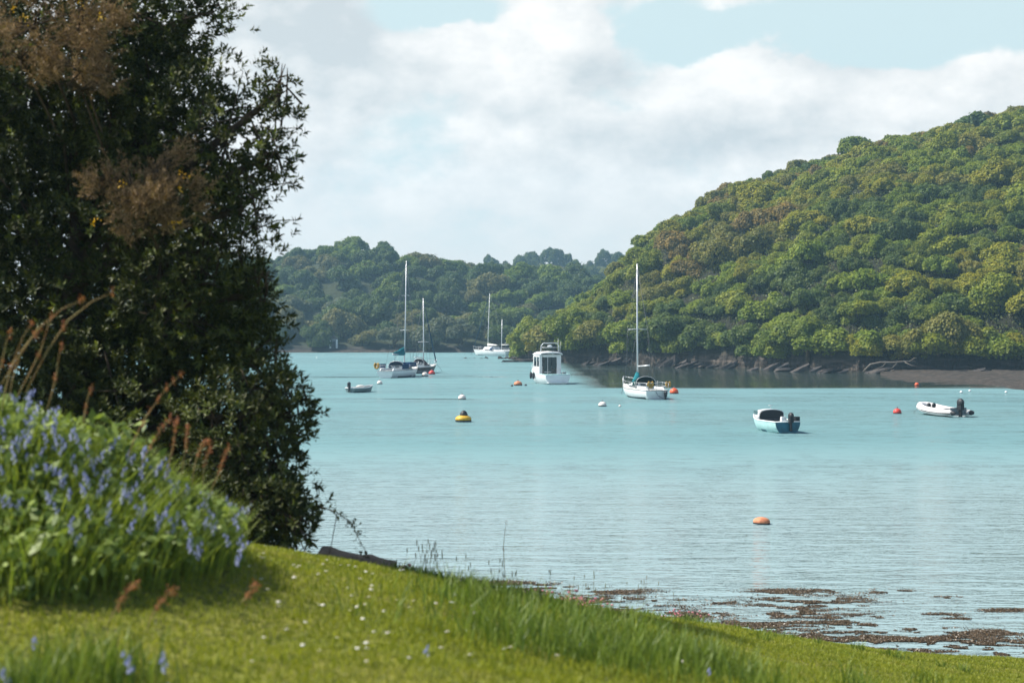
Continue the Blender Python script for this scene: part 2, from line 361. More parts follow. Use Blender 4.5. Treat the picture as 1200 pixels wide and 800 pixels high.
    bp = N.new('ShaderNodeBump'); bp.inputs['Strength'].default_value = 1; bp.inputs['Distance'].default_value = 1
    L.new(mth(nt, 'MULTIPLY', h, amp), bp.inputs['Height'])
    fr = N.new('ShaderNodeFresnel'); fr.inputs['IOR'].default_value = 1.33; L.new(bp.outputs[0], fr.inputs['Normal']); fre = mth(nt, 'MULTIPLY', fr.outputs[0], mth(nt, 'SUBTRACT', 1, mth(nt, 'MULTIPLY', mth(nt, 'MULTIPLY', rough_, mth(nt, 'SUBTRACT', 1, calm)), 1, clamp=True)))
    gl = N.new('ShaderNodeBsdfGlossy'); L.new(mth(nt, 'SUBTRACT', .09, mth(nt, 'MULTIPLY', calm, .07)), gl.inputs['Roughness']); L.new(bp.outputs[0], gl.inputs['Normal'])
    df = N.new('ShaderNodeBsdfDiffuse')
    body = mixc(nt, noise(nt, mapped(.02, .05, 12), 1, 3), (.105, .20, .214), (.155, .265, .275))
    body = mixc(nt, mth(nt, 'MULTIPLY', near, .8), body, (.25, .335, .345))  # bright sky reflection near the bank, put into the body colour
    hill_refl = mth(nt, 'MULTIPLY', lee, .8)
    L.new(mixc(nt, hill_refl, body, (.03, .035, .018)), df.inputs['Color'])  # the headland's dark reflection is painted into the body colour under it
    mx = N.new('ShaderNodeMixShader'); L.new(fre, mx.inputs[0]); L.new(df.outputs[0], mx.inputs[1]); L.new(gl.outputs[0], mx.inputs[2])
    L.new(mx.outputs[0], N['Material Output'].inputs[0])
    return m
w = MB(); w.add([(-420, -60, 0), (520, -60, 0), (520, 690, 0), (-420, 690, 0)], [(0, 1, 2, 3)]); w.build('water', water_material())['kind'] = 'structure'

# ------------------------------------------------------------------ trees
def unit(v): return v / np.maximum(np.linalg.norm(v, axis=-1, keepdims=True), 1e-9)
def rnd_dir(n, rng):
    return unit(rng.normal(size=(n, 3)))
def cards(P, Nn, L_, Wd, rng, fold=.25):
    n = len(P); t = unit(np.cross(Nn, rnd_dir(n, rng))); b = np.cross(Nn, t)
    L_ = np.broadcast_to(L_, (n,))[:, None]; Wd = np.broadcast_to(Wd, (n,))[:, None]
    V = np.stack([P - t * L_ * .5, P + b * Wd * .5 - Nn * L_ * fold * .5, P + t * L_ * .5 - Nn * L_ * fold, P - b * Wd * .5 - Nn * L_ * fold * .5], 1).reshape(-1, 3)
    return V, np.arange(4 * n).reshape(n, 4)
def crown_mesh(name, seed, H=1.0, n=11000, loose=.0):
    """unit crown: radius about 1; three or four merged sub-crowns, each a cluster of leaf clumps"""
    rng = np.random.default_rng(seed); cen = []; rad = []
    ns = rng.integers(3, 6); a0 = rng.uniform(0, 6.28)
    for k in range(ns):
        a = a0 + k * 2 * PI / ns + rng.uniform(-.5, .5); q = rng.uniform(.25, .52); sc = rng.uniform(.48, .68)
        o = np.array([math.cos(a) * q * rng.uniform(.8, 1.25), math.sin(a) * q, rng.uniform(.35, .95) * H])
        for _ in range(15):
            d = rnd_dir(1, rng)[0]; d[2] = abs(d[2]) * 1.1 - .35
            cen.append(o + d * sc * rng.uniform(.55, 1.0) * np.array([1, 1, .85])); rad.append(rng.uniform(.13, .30))
        cen.append(o); rad.append(sc * .72)
    cen = np.array(cen); rad = np.array(rad)
    pr = rad ** 2 / (rad ** 2).sum(); idx = rng.choice(len(rad), n * 3, p=pr)
    d = rnd_dir(n * 3, rng); d[:, 2] = np.where(d[:, 2] < -.45, -d[:, 2], d[:, 2])
    P = cen[idx] + d * (rad[idx] * (rng.uniform(.80, 1.08 + loose, n * 3) + (rng.random(n * 3) < .06) * .25))[:, None]
    inside = (((P[:, None] - cen[None]) ** 2).sum(-1) < (rad[None] * .8) ** 2).any(1)
    P = P[~inside]; d = d[~inside]
    if len(P) > n: P = P[:n]; d = d[:n]
    Nn = unit(d * .8 + np.array([-.05, 0, .35]) + rng.normal(size=P.shape) * .34)
    s = rng.uniform(.034, .095, len(P))
    V, F = cards(P, Nn, s * 1.25, s, rng)
    return np_mesh(name, V, [F], M_crown)
CROWNS = [crown_mesh('crown', 100 + i, [1, .85, 1.15, .95, 1.05, .8, 1.25, 1][i], 11000, [.0, .05, .1, 0, .05, .15, 0, .1][i]) for i in range(8)] + [crown_mesh('crown', 120 + i, .9 + .1 * i, 11000, .05) for i in range(4)]
TWIGGY = [crown_mesh('crown', 140 + i, 1.05, 8000, .22) for i in range(3)]
PINE = []
def trunk_mesh(seed):
    rng = random.Random(seed); b = MB()
    b.tube([(0, 0, -.5), (.03, .02, .2), (-.02, .04, .6), (.02, 0, 1.0)], [.11, .085, .06, .02], 7)
    for i in range(5):
        q = i * 1.26 + rng.uniform(-.3, .3); z = .25 + .1 * i
        b.tube([(0, 0, z), (math.cos(q) * .3, math.sin(q) * .3, z + .22), (math.cos(q) * .62, math.sin(q) * .62, z + .36)], [.045, .03, .01], 5)
    me = bpy.data.meshes.new('trunk'); me.from_pydata([tuple(p) for p in b.v], [], b.f); me.materials.append(M_bark); me.update(); return me
TRUNKS = [trunk_mesh(i) for i in range(4)]
def plant_tree(name, x, y, z, r, h, col, cat, rz, mesh, group):
    t = thing(name, (x, y, z), None, cat, rz, group, (r, r, r * h))
    c = link('crown', mesh, t); c.color = (*col, 1)
    link('trunk', random.choice(TRUNKS), t)
    return t
def dart(n, gen, dist, seeds=()):
    pts = []; cell = {}
    for p in seeds: pts.append(p); cell.setdefault((int(p[0] // 9), int(p[1] // 9)), []).append(p)
    for _ in range(n):
        x, y = gen(); s = dist(x, y)
        if s > 50: continue
        k = (int(x // 9), int(y // 9))
        if any((x - p[0]) ** 2 + (y - p[1]) ** 2 < (s * .5 + p[2] * .5) ** 2 for i in (-1, 0, 1) for j in (-1, 0, 1) for p in cell.get((k[0] + i, k[1] + j), ())): continue
        pts.append((x, y, s)); cell.setdefault(k, []).append((x, y, s))
    return pts
COLS = {'bright green': (.130, .175, .016), 'olive green': (.155, .185, .018), 'yellow-green': (.185, .190, .016), 'dark green': (.072, .108, .022), 'russet': (.170, .128, .036), 'brownish': (.150, .150, .030), 'grey-green': (.115, .130, .060)}
ORD = ['', 'second ', 'third ', 'fourth ', 'fifth ', 'sixth ', 'seventh ', 'eighth ', 'ninth ', 'tenth ', 'eleventh ', 'twelfth ']
def label_trees(rows, noun, band_of, mark_of):
    """rows: (object, colour name, radius, px, py); the label says colour, size, height on the slope, the landmark below it, then order"""
    b = {}
    for o, cn, r, px, py, big in rows: b.setdefault((cn, big, band_of(px, py), mark_of(px)), []).append((o, px, py))
    for (cn, big, band, mark), v in b.items():
        v.sort(key=lambda q: -q[2])
        for i, (o, px, py) in enumerate(v):
            o['label'] = f'{big}{cn} {noun} {band} {mark}' + (f', {ORD[min(i, 11)]}lowest' if len(v) > 1 else '')
# headland oaks
def head_gen():
    px = RNG.uniform(598, 1275); y = RNG.uniform(178, 318); return (px - 600) / FPX * y, y
def head_ok(x, y):
    px = 600 + FPX * x / y
    return float(np.interp(px, HP, H_s)) + 1.0 < y < float(np.interp(px, HP, H_c)) + 3
edge = []
for px in np.arange(628, 1285, 25.):
    q = px + RNG.uniform(-9, 9); yy = float(np.interp(q, HP, H_s)) + RNG.uniform(1.2, 2.6); edge.append(((q - 600) / FPX * yy, yy, RNG.uniform(4.0, 5.2)))
hp = [p for p in dart(60000, head_gen, lambda x, y: ((3.0 if RNG.random() < .55 else 4.6) if y < np.interp(600 + FPX * x / y, HP, H_c) - 22 else 2.9) if head_ok(x, y) else 99, edge)]
hp.sort(key=lambda p: p[1])
WOODV = []; wood = []
for me in (CROWNS[0], CROWNS[3], CROWNS[9], CROWNS[11]):
    vv = np.empty(len(me.vertices) * 3, np.float32); me.vertices.foreach_get('co', vv); vv = vv.reshape(-1, 4, 3)[::3]; c_ = vv.mean(1, keepdims=True); vv = (c_ + (vv - c_) * 1.55).reshape(-1, 3)
    WOODV.append((vv, np.arange(len(vv)).reshape(-1, 4)))
rows = []; hill_stuff = []
cn_list = list(COLS)
for i, (x, y, s) in enumerate(hp):
    z = float(head_z(np.array([x]), np.array([y]))[0]); px = 600 + FPX * x / y
    if z < .6: continue
    f = float(fbm(np.array([x / 14.]), np.array([y / 14.]), 71)[0]) + random.uniform(-.16, .16)
    up = (y - np.interp(px, HP, H_s)) / (np.interp(px, HP, H_c) - np.interp(px, HP, H_s))
    cn = 'dark green' if f < .30 else 'bright green' if f < .42 else 'olive green' if f < .54 else 'yellow-green' if f < .62 else 'brownish' if f < .72 else 'russet'
    if up > .8 and random.random() < .18: cn = random.choice(['russet', 'brownish'])
    r = s * random.uniform(.76, .96); k = random.uniform(.85, 1.15)
    col = tuple(c * k for c in COLS[cn])
    tz = z - .58 * r if y - np.interp(px, HP, H_s) > 3.4 else 1.9 - .18 * r; th = random.uniform(.8, 1.12)
    if len(rows) >= 298:
        Vb, Fb = WOODV[i % 4]; q = random.uniform(0, 6.28); cq, sq = math.cos(q), math.sin(q)
        wood.append((np.stack([Vb[:, 0] * cq - Vb[:, 1] * sq, Vb[:, 0] * sq + Vb[:, 1] * cq, Vb[:, 2] * th], 1) * r + np.array([x, y, tz]), Fb, ['bright green', 'olive green', 'yellow-green', 'dark green', 'russet', 'brownish'].index(cn)))
        continue
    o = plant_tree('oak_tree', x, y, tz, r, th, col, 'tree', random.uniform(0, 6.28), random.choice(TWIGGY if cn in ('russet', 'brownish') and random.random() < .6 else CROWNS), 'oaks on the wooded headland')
    rows.append((o, cn, r, px, HOR - (z + r - CAM_H) / y * FPX, 'small ' if s < 3.9 else 'broad '))
if wood:
    off = np.cumsum([0] + [len(v) for v, f, c in wood[:-1]])
    wm = [leafmat('far_oak_leaves', tuple(q * .88 for q in COLS[n]), tuple(q * 1.35 for q in COLS[n]), .3, .55, .2, False, 1) for n in ('bright green', 'olive green', 'yellow-green', 'dark green', 'russet', 'brownish')]
    o = link('woodland', np_mesh('woodland', np.concatenate([v for v, f, c in wood]), [np.concatenate([f + k_ for (v, f, c), k_ in zip(wood, off)])], wm, np.concatenate([np.full(len(f), c) for v, f, c in wood]))); tag(o, 'dense oak woodland along the top of the headland', 'woodland', kind='stuff')
def hband(px, py):
    lo = np.interp(px, [600, 1000, 1200], [415, 415, 415]); hi = np.interp(px, [600, 620, 650, 700, 760, 850, 1000, 1200], [400, 375, 345, 318, 262, 215, 165, 122])
    t = (lo - py) / max(lo - hi, 1)
    return 'just over the rocks' if t < .12 else 'low on the slope' if t < .34 else 'halfway up' if t < .58 else 'high on the slope' if t < .82 else 'on the skyline'
HM = [(632, 'at the headland tip'), (668, 'above the motor cruiser'), (705, 'between cruiser and green-hooded sloop'), (735, 'beside the green-hooded sloop'), (768, 'behind the tall sloop mast'), (805, 'above the big orange buoy'), (870, 'past the big orange buoy'), (940, 'above the teal boat'), (1005, 'between teal boat and fallen trunk'), (1042, 'above the fallen trunk root'), (1078, 'above the fallen trunk top'), (1140, 'above the inflatable'), (1175, 'above the mudflat'), (9999, 'where the mudflat leaves the picture')]
label_trees(rows, 'oak', hband, lambda px: next(n for p, n in HM if px < p))
open('/tmp/n.txt','w').write('head %d wood %d\n' % (len(rows), len(wood)))
# undergrowth between the oaks
n = 150000; px_ = RNG.uniform(600, 1290, n); yy = RNG.uniform(178, 315, n); xx = (px_ - 600) / FPX * yy; zz = head_z(xx, yy)
ok = (zz > 2.3 + RNG.uniform(-.3, .8, n)) & (yy < np.interp(px_, HP, H_c) + 3); xx, yy, zz = xx[ok], yy[ok], zz[ok]
Pu = np.stack([xx, yy, zz + RNG.random(len(xx)) ** 1.5 * 1.5 * fbm(xx / 3, yy / 3, 88) * 1.6], 1); Nu = unit(np.array([-.2, -.35, .7]) + RNG.normal(size=Pu.shape) * .5); su = RNG.uniform(.10, .26, len(xx))
Vu, Fu = cards(Pu, Nu, su * 1.3, su, RNG)
M_ug = leafmat('hill_undergrowth', (.05, .075, .014), (.10, .115, .02), .25)
tag(link('undergrowth', np_mesh('undergrowth', Vu, [Fu], M_ug)), 'low green undergrowth between the oaks of the headland', 'undergrowth', kind='stuff')
# far slope
def far_gen():
    px = RNG.uniform(215, 745); y = RNG.uniform(325, 440); return (px - 600) / FPX * y, y
fp = dart(16000, far_gen, lambda x, y: 6.3 if RNG.random() < .5 else 8.6); rows = []
for x, y, s in fp:
    z = float(far_z(np.array([x]), np.array([y]))[0]); px = 600 + FPX * x / y
    f = float(fbm(np.array([x / 25.]), np.array([y / 25.]), 81)[0]) + random.uniform(-.14, .14)
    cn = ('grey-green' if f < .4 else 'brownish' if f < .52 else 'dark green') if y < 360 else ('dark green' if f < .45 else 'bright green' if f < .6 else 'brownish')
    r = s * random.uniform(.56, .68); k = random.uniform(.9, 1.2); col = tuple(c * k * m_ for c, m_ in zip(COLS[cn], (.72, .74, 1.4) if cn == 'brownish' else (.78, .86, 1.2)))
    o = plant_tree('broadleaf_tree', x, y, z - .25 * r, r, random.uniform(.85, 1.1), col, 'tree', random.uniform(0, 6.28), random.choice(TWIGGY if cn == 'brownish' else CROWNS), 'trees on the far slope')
    rows.append((o, cn, r, px, HOR - (z + r - CAM_H) / y * FPX, 'medium ' if s < 7.5 else 'large '))
FM = [(345, 'beside the dark evergreen'), (410, 'over the grey boat shed'), (465, 'short of the blue-hooded sloop'), (500, 'behind the two sloop masts'), (556, 'between sloops and ketch'), (600, 'behind the ketch'), (9999, 'by the headland tip')]
label_trees(rows, 'far-shore tree', lambda px, py: 'at the water' if py > 385 else 'low on the spur' if py > 355 else 'mid-slope' if py > 320 else 'near the ridge' if py > 300 else 'on the ridge', lambda px: next(n for p, n in FM if px < p))
open('/tmp/n.txt','a').write('far %d\n' % len(rows))
# distant skyline
DT = [(575, 297, 4, 'dark green'), (597, 300, 5, 'grey-green'), (612, 298, 5, 'dark green'), (622, 289, 5, 'dark green'), (644, 286, 4.5, 'dark green'), (634, 296, 6, 'grey-green'), (655, 293, 5, 'grey-green'), (663, 292, 3.2, 'dark green'), (676, 295, 5, 'bright green'), (690, 297, 5, 'grey-green'), (707, 290, 4.5, 'dark green'), (722, 296, 5, 'dark green'), (650, 310, 6, 'grey-green'), (670, 312, 6, 'dark green'), (690, 310, 6, 'dark green'), (628, 312, 6, 'grey-green'), (710, 308, 6, 'dark green'), (610, 312, 6, 'brownish'), (735, 305, 6, 'dark green'), (590, 312, 6, 'grey-green'),(642, 322, 5, 'dark green'), (655, 326, 4, 'dark green'), (683, 324, 6, 'dark green'), (630, 328, 6, 'brownish'), (668, 333, 6, 'brownish')]
place = ['behind the ridge above the ketch', 'over the ketch mizzen', 'at the foot of the skyline clump', 'highest of the skyline clump', 'tall on a bare stem over the field']
for i, (px, py, r, cn) in enumerate(DT):
    y = 590 if py > 300 else 640
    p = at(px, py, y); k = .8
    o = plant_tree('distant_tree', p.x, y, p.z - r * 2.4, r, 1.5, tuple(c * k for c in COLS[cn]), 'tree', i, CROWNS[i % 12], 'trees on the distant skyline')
    o['label'] = f"{cn} distant tree {'on the skyline' if py < 304 else 'below the distant skyline'}, {px - 570} paces from the ketch".replace(f'{px - 570} paces from the ketch', ['above the ketch', 'just past the ketch mizzen', 'well past the ketch mizzen', 'first of two tall round crowns', 'second of two tall round crowns', 'filling the gap under two round crowns', 'beside a thin spire', 'a thin spire', 'next to a thin spire', 'halfway between spire and headland', 'broad-headed against the headland edge', 'half hidden by the headland', 'over the white cottage roof', 'just beyond the white cottage', 'two along from the cottage', 'short of the cottage', 'touching the headland', 'over the headland tip', 'low against the headland', 'over the ketch stern', 'beside the pink blossom', 'over the pink blossom', 'dark mass by the cottage', 'lower down toward the tip', 'under the cottage'][i])
dg = dart(3000, lambda: ((lambda px, y: ((px - 600) / FPX * y, y))(RNG.uniform(555, 770), RNG.uniform(545, 640))), lambda x, y: 8.)
for x, y, s_ in dg:
    z = float(dist_z(np.array([x]), np.array([y]))[0]); cn = random.choice(['dark green', 'grey-green', 'grey-green', 'brownish', 'dark green'])
    o = plant_tree('distant_tree', x, y, z - 1.5, 4.2 * random.uniform(.8, 1.1), .8, tuple(c * random.uniform(.8, 1.1) for c in COLS[cn]), 'tree', random.uniform(0, 6), random.choice(CROWNS), 'trees of the distant belt'); o['label'] = 'small hazy tree of the belt on the distant hill between ridge and headland'
p = at(650, 322, 560); o = plant_tree('blossom_tree', p.x, 560, p.z - 3, 2.6, .8, (.33, .12, .13), 'tree', 0, CROWNS[2], None); o['label'] = 'pink blossoming tree among dark trees below the distant skyline'
p = at(667, 324, 556); co = thing('cottage', (p.x, 540, p.z - 4.2), 'small white cottage with slate roof among trees on the distant hill', 'house', .3)
MB().box((0, 0, 2.2), (5, 4, 4.4)).build('wall', M_white, co)
b = MB(); b.add([(-2.8, -2.3, 4.4), (2.8, -2.3, 4.4), (2.8, 2.3, 4.4), (-2.8, 2.3, 4.4), (-2.8, 0, 6.2), (2.8, 0, 6.2)], [(0, 1, 5, 4), (2, 3, 4, 5), (0, 4, 3), (1, 2, 5), (0, 3, 2, 1)]); b.build('roof', M_grey, co)
for q in (-1.4, 1.4): MB().box((q, -2.02, 2.6), (.9, .08, 1.1)).build('window', M_glass, co)
# grey shed at the far waterline
p = at(391, 408, 325); sh = thing('boat_shed', (p.x, 325, p.z), 'little grey boat shed with pale door frame at the far waterline', 'shed', .1)
MB().box((0, 0, 1.1), (2.0, 1.8, 2.2)).build('wall', M_grey, sh)
b = MB(); b.add([(-1.2, -1.1, 2.2), (1.2, -1.1, 2.2), (1.2, 1.1, 2.2), (-1.2, 1.1, 2.2), (0, -1.1, 3.0), (0, 1.1, 3.0)], [(0, 4, 5, 3), (1, 2, 5, 4), (0, 1, 4), (2, 3, 5), (0, 3, 2, 1)]); b.build('roof', M_slab, sh)
MB().box((0, -.93, .85), (.8, .06, 1.6)).build('door', M_dark, sh)
for q in (-.75, .75): MB().box((q, -.94, 1.0), (.22, .08, 2.0)).build('door_post', M_white, sh)

# ------------------------------------------------------------------ rocks, fallen trunk
def rock_mb(lx, ly, lz, seed, tilt):
    """bedded slate: a few tilted slabs leaning on one another"""
    rng = random.Random(seed); b = MB()
    for k in range(rng.randint(3, 5)):
        a = lx * rng.uniform(.45, 1.0); h = lz * rng.uniform(.22, .5); w_ = ly * rng.uniform(.6, 1.1); c = Vector((rng.uniform(-.5, .5) * lx, (k - 1.5) * ly * .35, h * .3 + rng.uniform(-.1, .35) * lz))
        M = Matrix.Rotation(rng.uniform(-.4, .4), 3, 'Z') @ tilt @ Matrix.Rotation(rng.uniform(-.3, .3), 3, 'X')
        V = []
        for z in (-h, h):
            for (x, y) in ((-1, -.6), (-.2, -1), (.8, -.8), (1.1, .2), (.3, 1), (-.9, .7)): V.append(M @ Vector((x * a * rng.uniform(.7, 1.1) + z * .6, y * w_ * rng.uniform(.7, 1.1), z * rng.uniform(.6, 1.2))) + c)
        b.add(V, [(5, 4, 3, 2, 1, 0), (6, 7, 8, 9, 10, 11)] + [(i, (i + 1) % 6, 6 + (i + 1) % 6, 6 + i) for i in range(6)])
    return b
RK = [(650, 423, 2.6, .8, 1.3, 'long pale slanting slab just behind the motor cruiser', .6), (612, 424, 2.2, .9, .45, 'low dark rock at the very tip of the headland', 0), (626, 423, 2.0, .9, .8, 'dark rock behind the bow of the motor cruiser', .2), (604, 423.5, 1.0, .5, .25, 'small flat dark rock awash off the headland tip', 0),
      (688, 427, 1.4, .8, .8, 'grey boulder between cruiser and green-hooded sloop', .4), (705, 428, 1.2, .7, .5, 'low brown rock short of the green-hooded sloop', .5), (724, 428, 1.5, .7, .8, 'slanting slate slab by the bow of the green-hooded sloop', .6), (778, 430, 1.8, .7, .8, 'tilted slab behind the green sprayhood', .7), (795, 430, 1.9, .8, 1.0, 'pale tilted slab over the big orange buoy', .7), (812, 431, 1.6, .6, .8, 'second tilted slab past the big orange buoy', .6), (832, 431, 1.3, .8, .5, 'low dark boulder beyond the tilted slabs', .2), (858, 432, 1.6, .6, .7, 'brown slab short of the teal boat', .5), (884, 434, 1.2, .7, .5, 'dark boulder above the bow of the teal boat', .3), (905, 434, 1.5, .6, .7, 'grey slab above the cuddy of the teal boat', .5), (928, 435, 1.2, .8, .5, 'rounded rock above the outboard of the teal boat', .2), (952, 436, 1.7, .6, .9, 'pale slab with a sharp crest past the teal boat', .7), (980, 437, 1.4, .8, .5, 'low dark rock short of the fallen trunk', .3), (1040, 437, 1.4, .6, .45, 'broken rock under the fallen trunk', .4), (1090, 437, 1.6, .7, .5, 'dark rock past the top of the fallen trunk', .2), (1118, 438, 1.4, .7, .4, 'flat rock at the top of the mudflat above the inflatable', .1), (1150, 438, 1.6, .6, .6, 'pale ledge rock at the back of the mudflat', .4), (1188, 438, 2.0, .8, .7, 'big pale rock at the back of the mudflat by the picture edge', .4)]
for i, (px, py, lx, ly, lz, lab, ti) in enumerate(RK):
    p = on_water(px, py); o = rock_mb(lx, ly, lz, i, Matrix.Rotation(-ti, 3, 'Y')).build('rock', M_slab); o.location = (p.x + random.uniform(-.8, .8), p.y + random.uniform(-.5, 1.0), .1 * lz); o.scale = (random.uniform(.8, 1.5), random.uniform(.9, 1.3), random.uniform(.6, 1.0))
    o.rotation_euler = (0, 0, random.uniform(-.4, .4)); tag(o, lab, 'rock', 'rocks along the headland shore')
p = on_water(1040, 437.5)
ft = thing('fallen_tree', (p.x, p.y - 1.5, .3), 'bleached fallen tree lying along the shore at the mudflat', 'fallen tree')
MB().tube([(-3.4, 0, .0), (-2.5, .1, .85), (-1.2, .2, 1.1), (.3, .25, 1.08), (1.7, .3, 1.2), (3.2, .4, 1.25)], [.08, .13, .14, .13, .1, .05], 8).build('trunk', M_deadwood, ft)
for q in [((.9, .25, 1.1), (.1, -.4, .45), (-1.3, -.7, .05)), ((1.7, .3, 1.2), (2.5, -.2, .75), (3.6, -.5, .55)), ((2.4, .3, 1.2), (2.9, .2, 1.6), (3.3, .1, 1.7)), ((-.5, .2, 1.08), (-1.1, -.3, .6), (-2.6, -.6, .1))]:
    MB().tube(q, [.06, .05, .02], 6).build('limb', M_deadwood, ft)

# ------------------------------------------------------------------ boats
def hull_shape(L, B, fs, fm, fb, draft, tw=.75, rake=.5, n=18, m=7, wide=.42, trake=0.0, full=2.2):
    rows = []; deck = []
    for i in range(n + 1):
        t = i / n; y = -L / 2 + L * t
        bb = (tw + (1 - tw) * math.sin(min(t / wide, 1) * PI / 2)) if t < wide else 1 - ((t - wide) / (1 - wide)) ** full
        hb = max(B / 2 * bb, .012)
        sh = fs + (fm - fs) * 2 * t if t < .5 else fm + (fb - fm) * ((t - .5) * 2) ** 1.6
        kd = draft * (1 - t ** 3 * .9) * (.55 + .45 * min(1, t * 2.5))
        half = []
        for j in range(m + 1):
            q = j / m * PI / 2
            x = hb * math.sin(q) ** .75; z = -kd + (sh + kd) * (1 - math.cos(q)) ** .9
            half.append((x, y + rake * t ** 4 * (z / fb) - trake * (1 - t) ** 6 * (1 - z / max(sh, .1)), z))
        rows.append([(-a, b_, c) for a, b_, c in reversed(half)] + half[1:])
        deck.append((hb * .99, y + rake * t ** 4 * (sh / fb), sh))
    return rows, deck
def make_hull(root, L, B, fs, fm, fb, draft, mats, stripe=.12, boot=1, name='hull', **k):
    rows, deck = hull_shape(L, B, fs, fm, fb, draft, **k)
    b = MB(); b.grid(rows); kk = len(rows[0])
    b.add(rows[0], [tuple(range(kk))], 0)
    for i, f in enumerate(b.f):
        if sum(b.v[q][2] for q in f) / len(f) < stripe and len(f) == 4: b.m[i] = boot
    b.build(name, mats, root)
    return deck
def make_deck(root, deck, mat, cam=.05, drop=.03, t0=0, name='deck'):
    b = MB(); b.grid([[(-x, y, z - drop), (-x * .5, y, z - drop + cam * .8), (0, y, z - drop + cam), (x * .5, y, z - drop + cam * .8), (x, y, z - drop)] for x, y, z in deck[t0:]])
    return b.build(name, mat, root)
def gunwale(root, deck, r, mat, name='rubbing_strake'):
    b = MB(); b.tube([(-x, y, z) for x, y, z in deck], r, 6); b.tube([(x, y, z) for x, y, z in deck], r, 6)
    b.tube([(-deck[0][0], deck[0][1], deck[0][2]), (deck[0][0], deck[0][1], deck[0][2])], r, 6); return b.build(name, mat, root)
def arch(y, w, z0, z1, n=9, e=.55): return [(-w / 2 * math.cos(PI * i / n), y, z0 + (z1 - z0) * max(0, math.sin(PI * i / n)) ** e) for i in range(n + 1)]
def outboard(root, y, z, mat, s=1.0, x=0):
    b = MB(); b.ell((x, y - .16 * s, z + .38 * s), (.17 * s, .27 * s, .24 * s), 12, 8); b.box((x, y - .16 * s, z + .12 * s), (.24 * s, .34 * s, .3 * s)); o = b.build('outboard_motor', mat, root)
    b = MB(); b.box((x, y - .16 * s, z - .28 * s), (.1 * s, .2 * s, .6 * s)); b.box((x, y - .2 * s, z - .5 * s), (.12 * s, .34 * s, .05 * s)); b.build('leg', M_dark, o)
    b = MB(); b.box((x, y - .01, z + .02 * s), (.22 * s, .1 * s, .26 * s)); b.build('clamp', M_grey, o)
    return o
def rail(root, name, lines, posts, r=.016, mat=None):
    b = MB()
    for l in lines: b.tube(l, r, 5)
    for p in posts: b.tube(p, r, 5)
    return b.build(name, mat or M_alu, root)

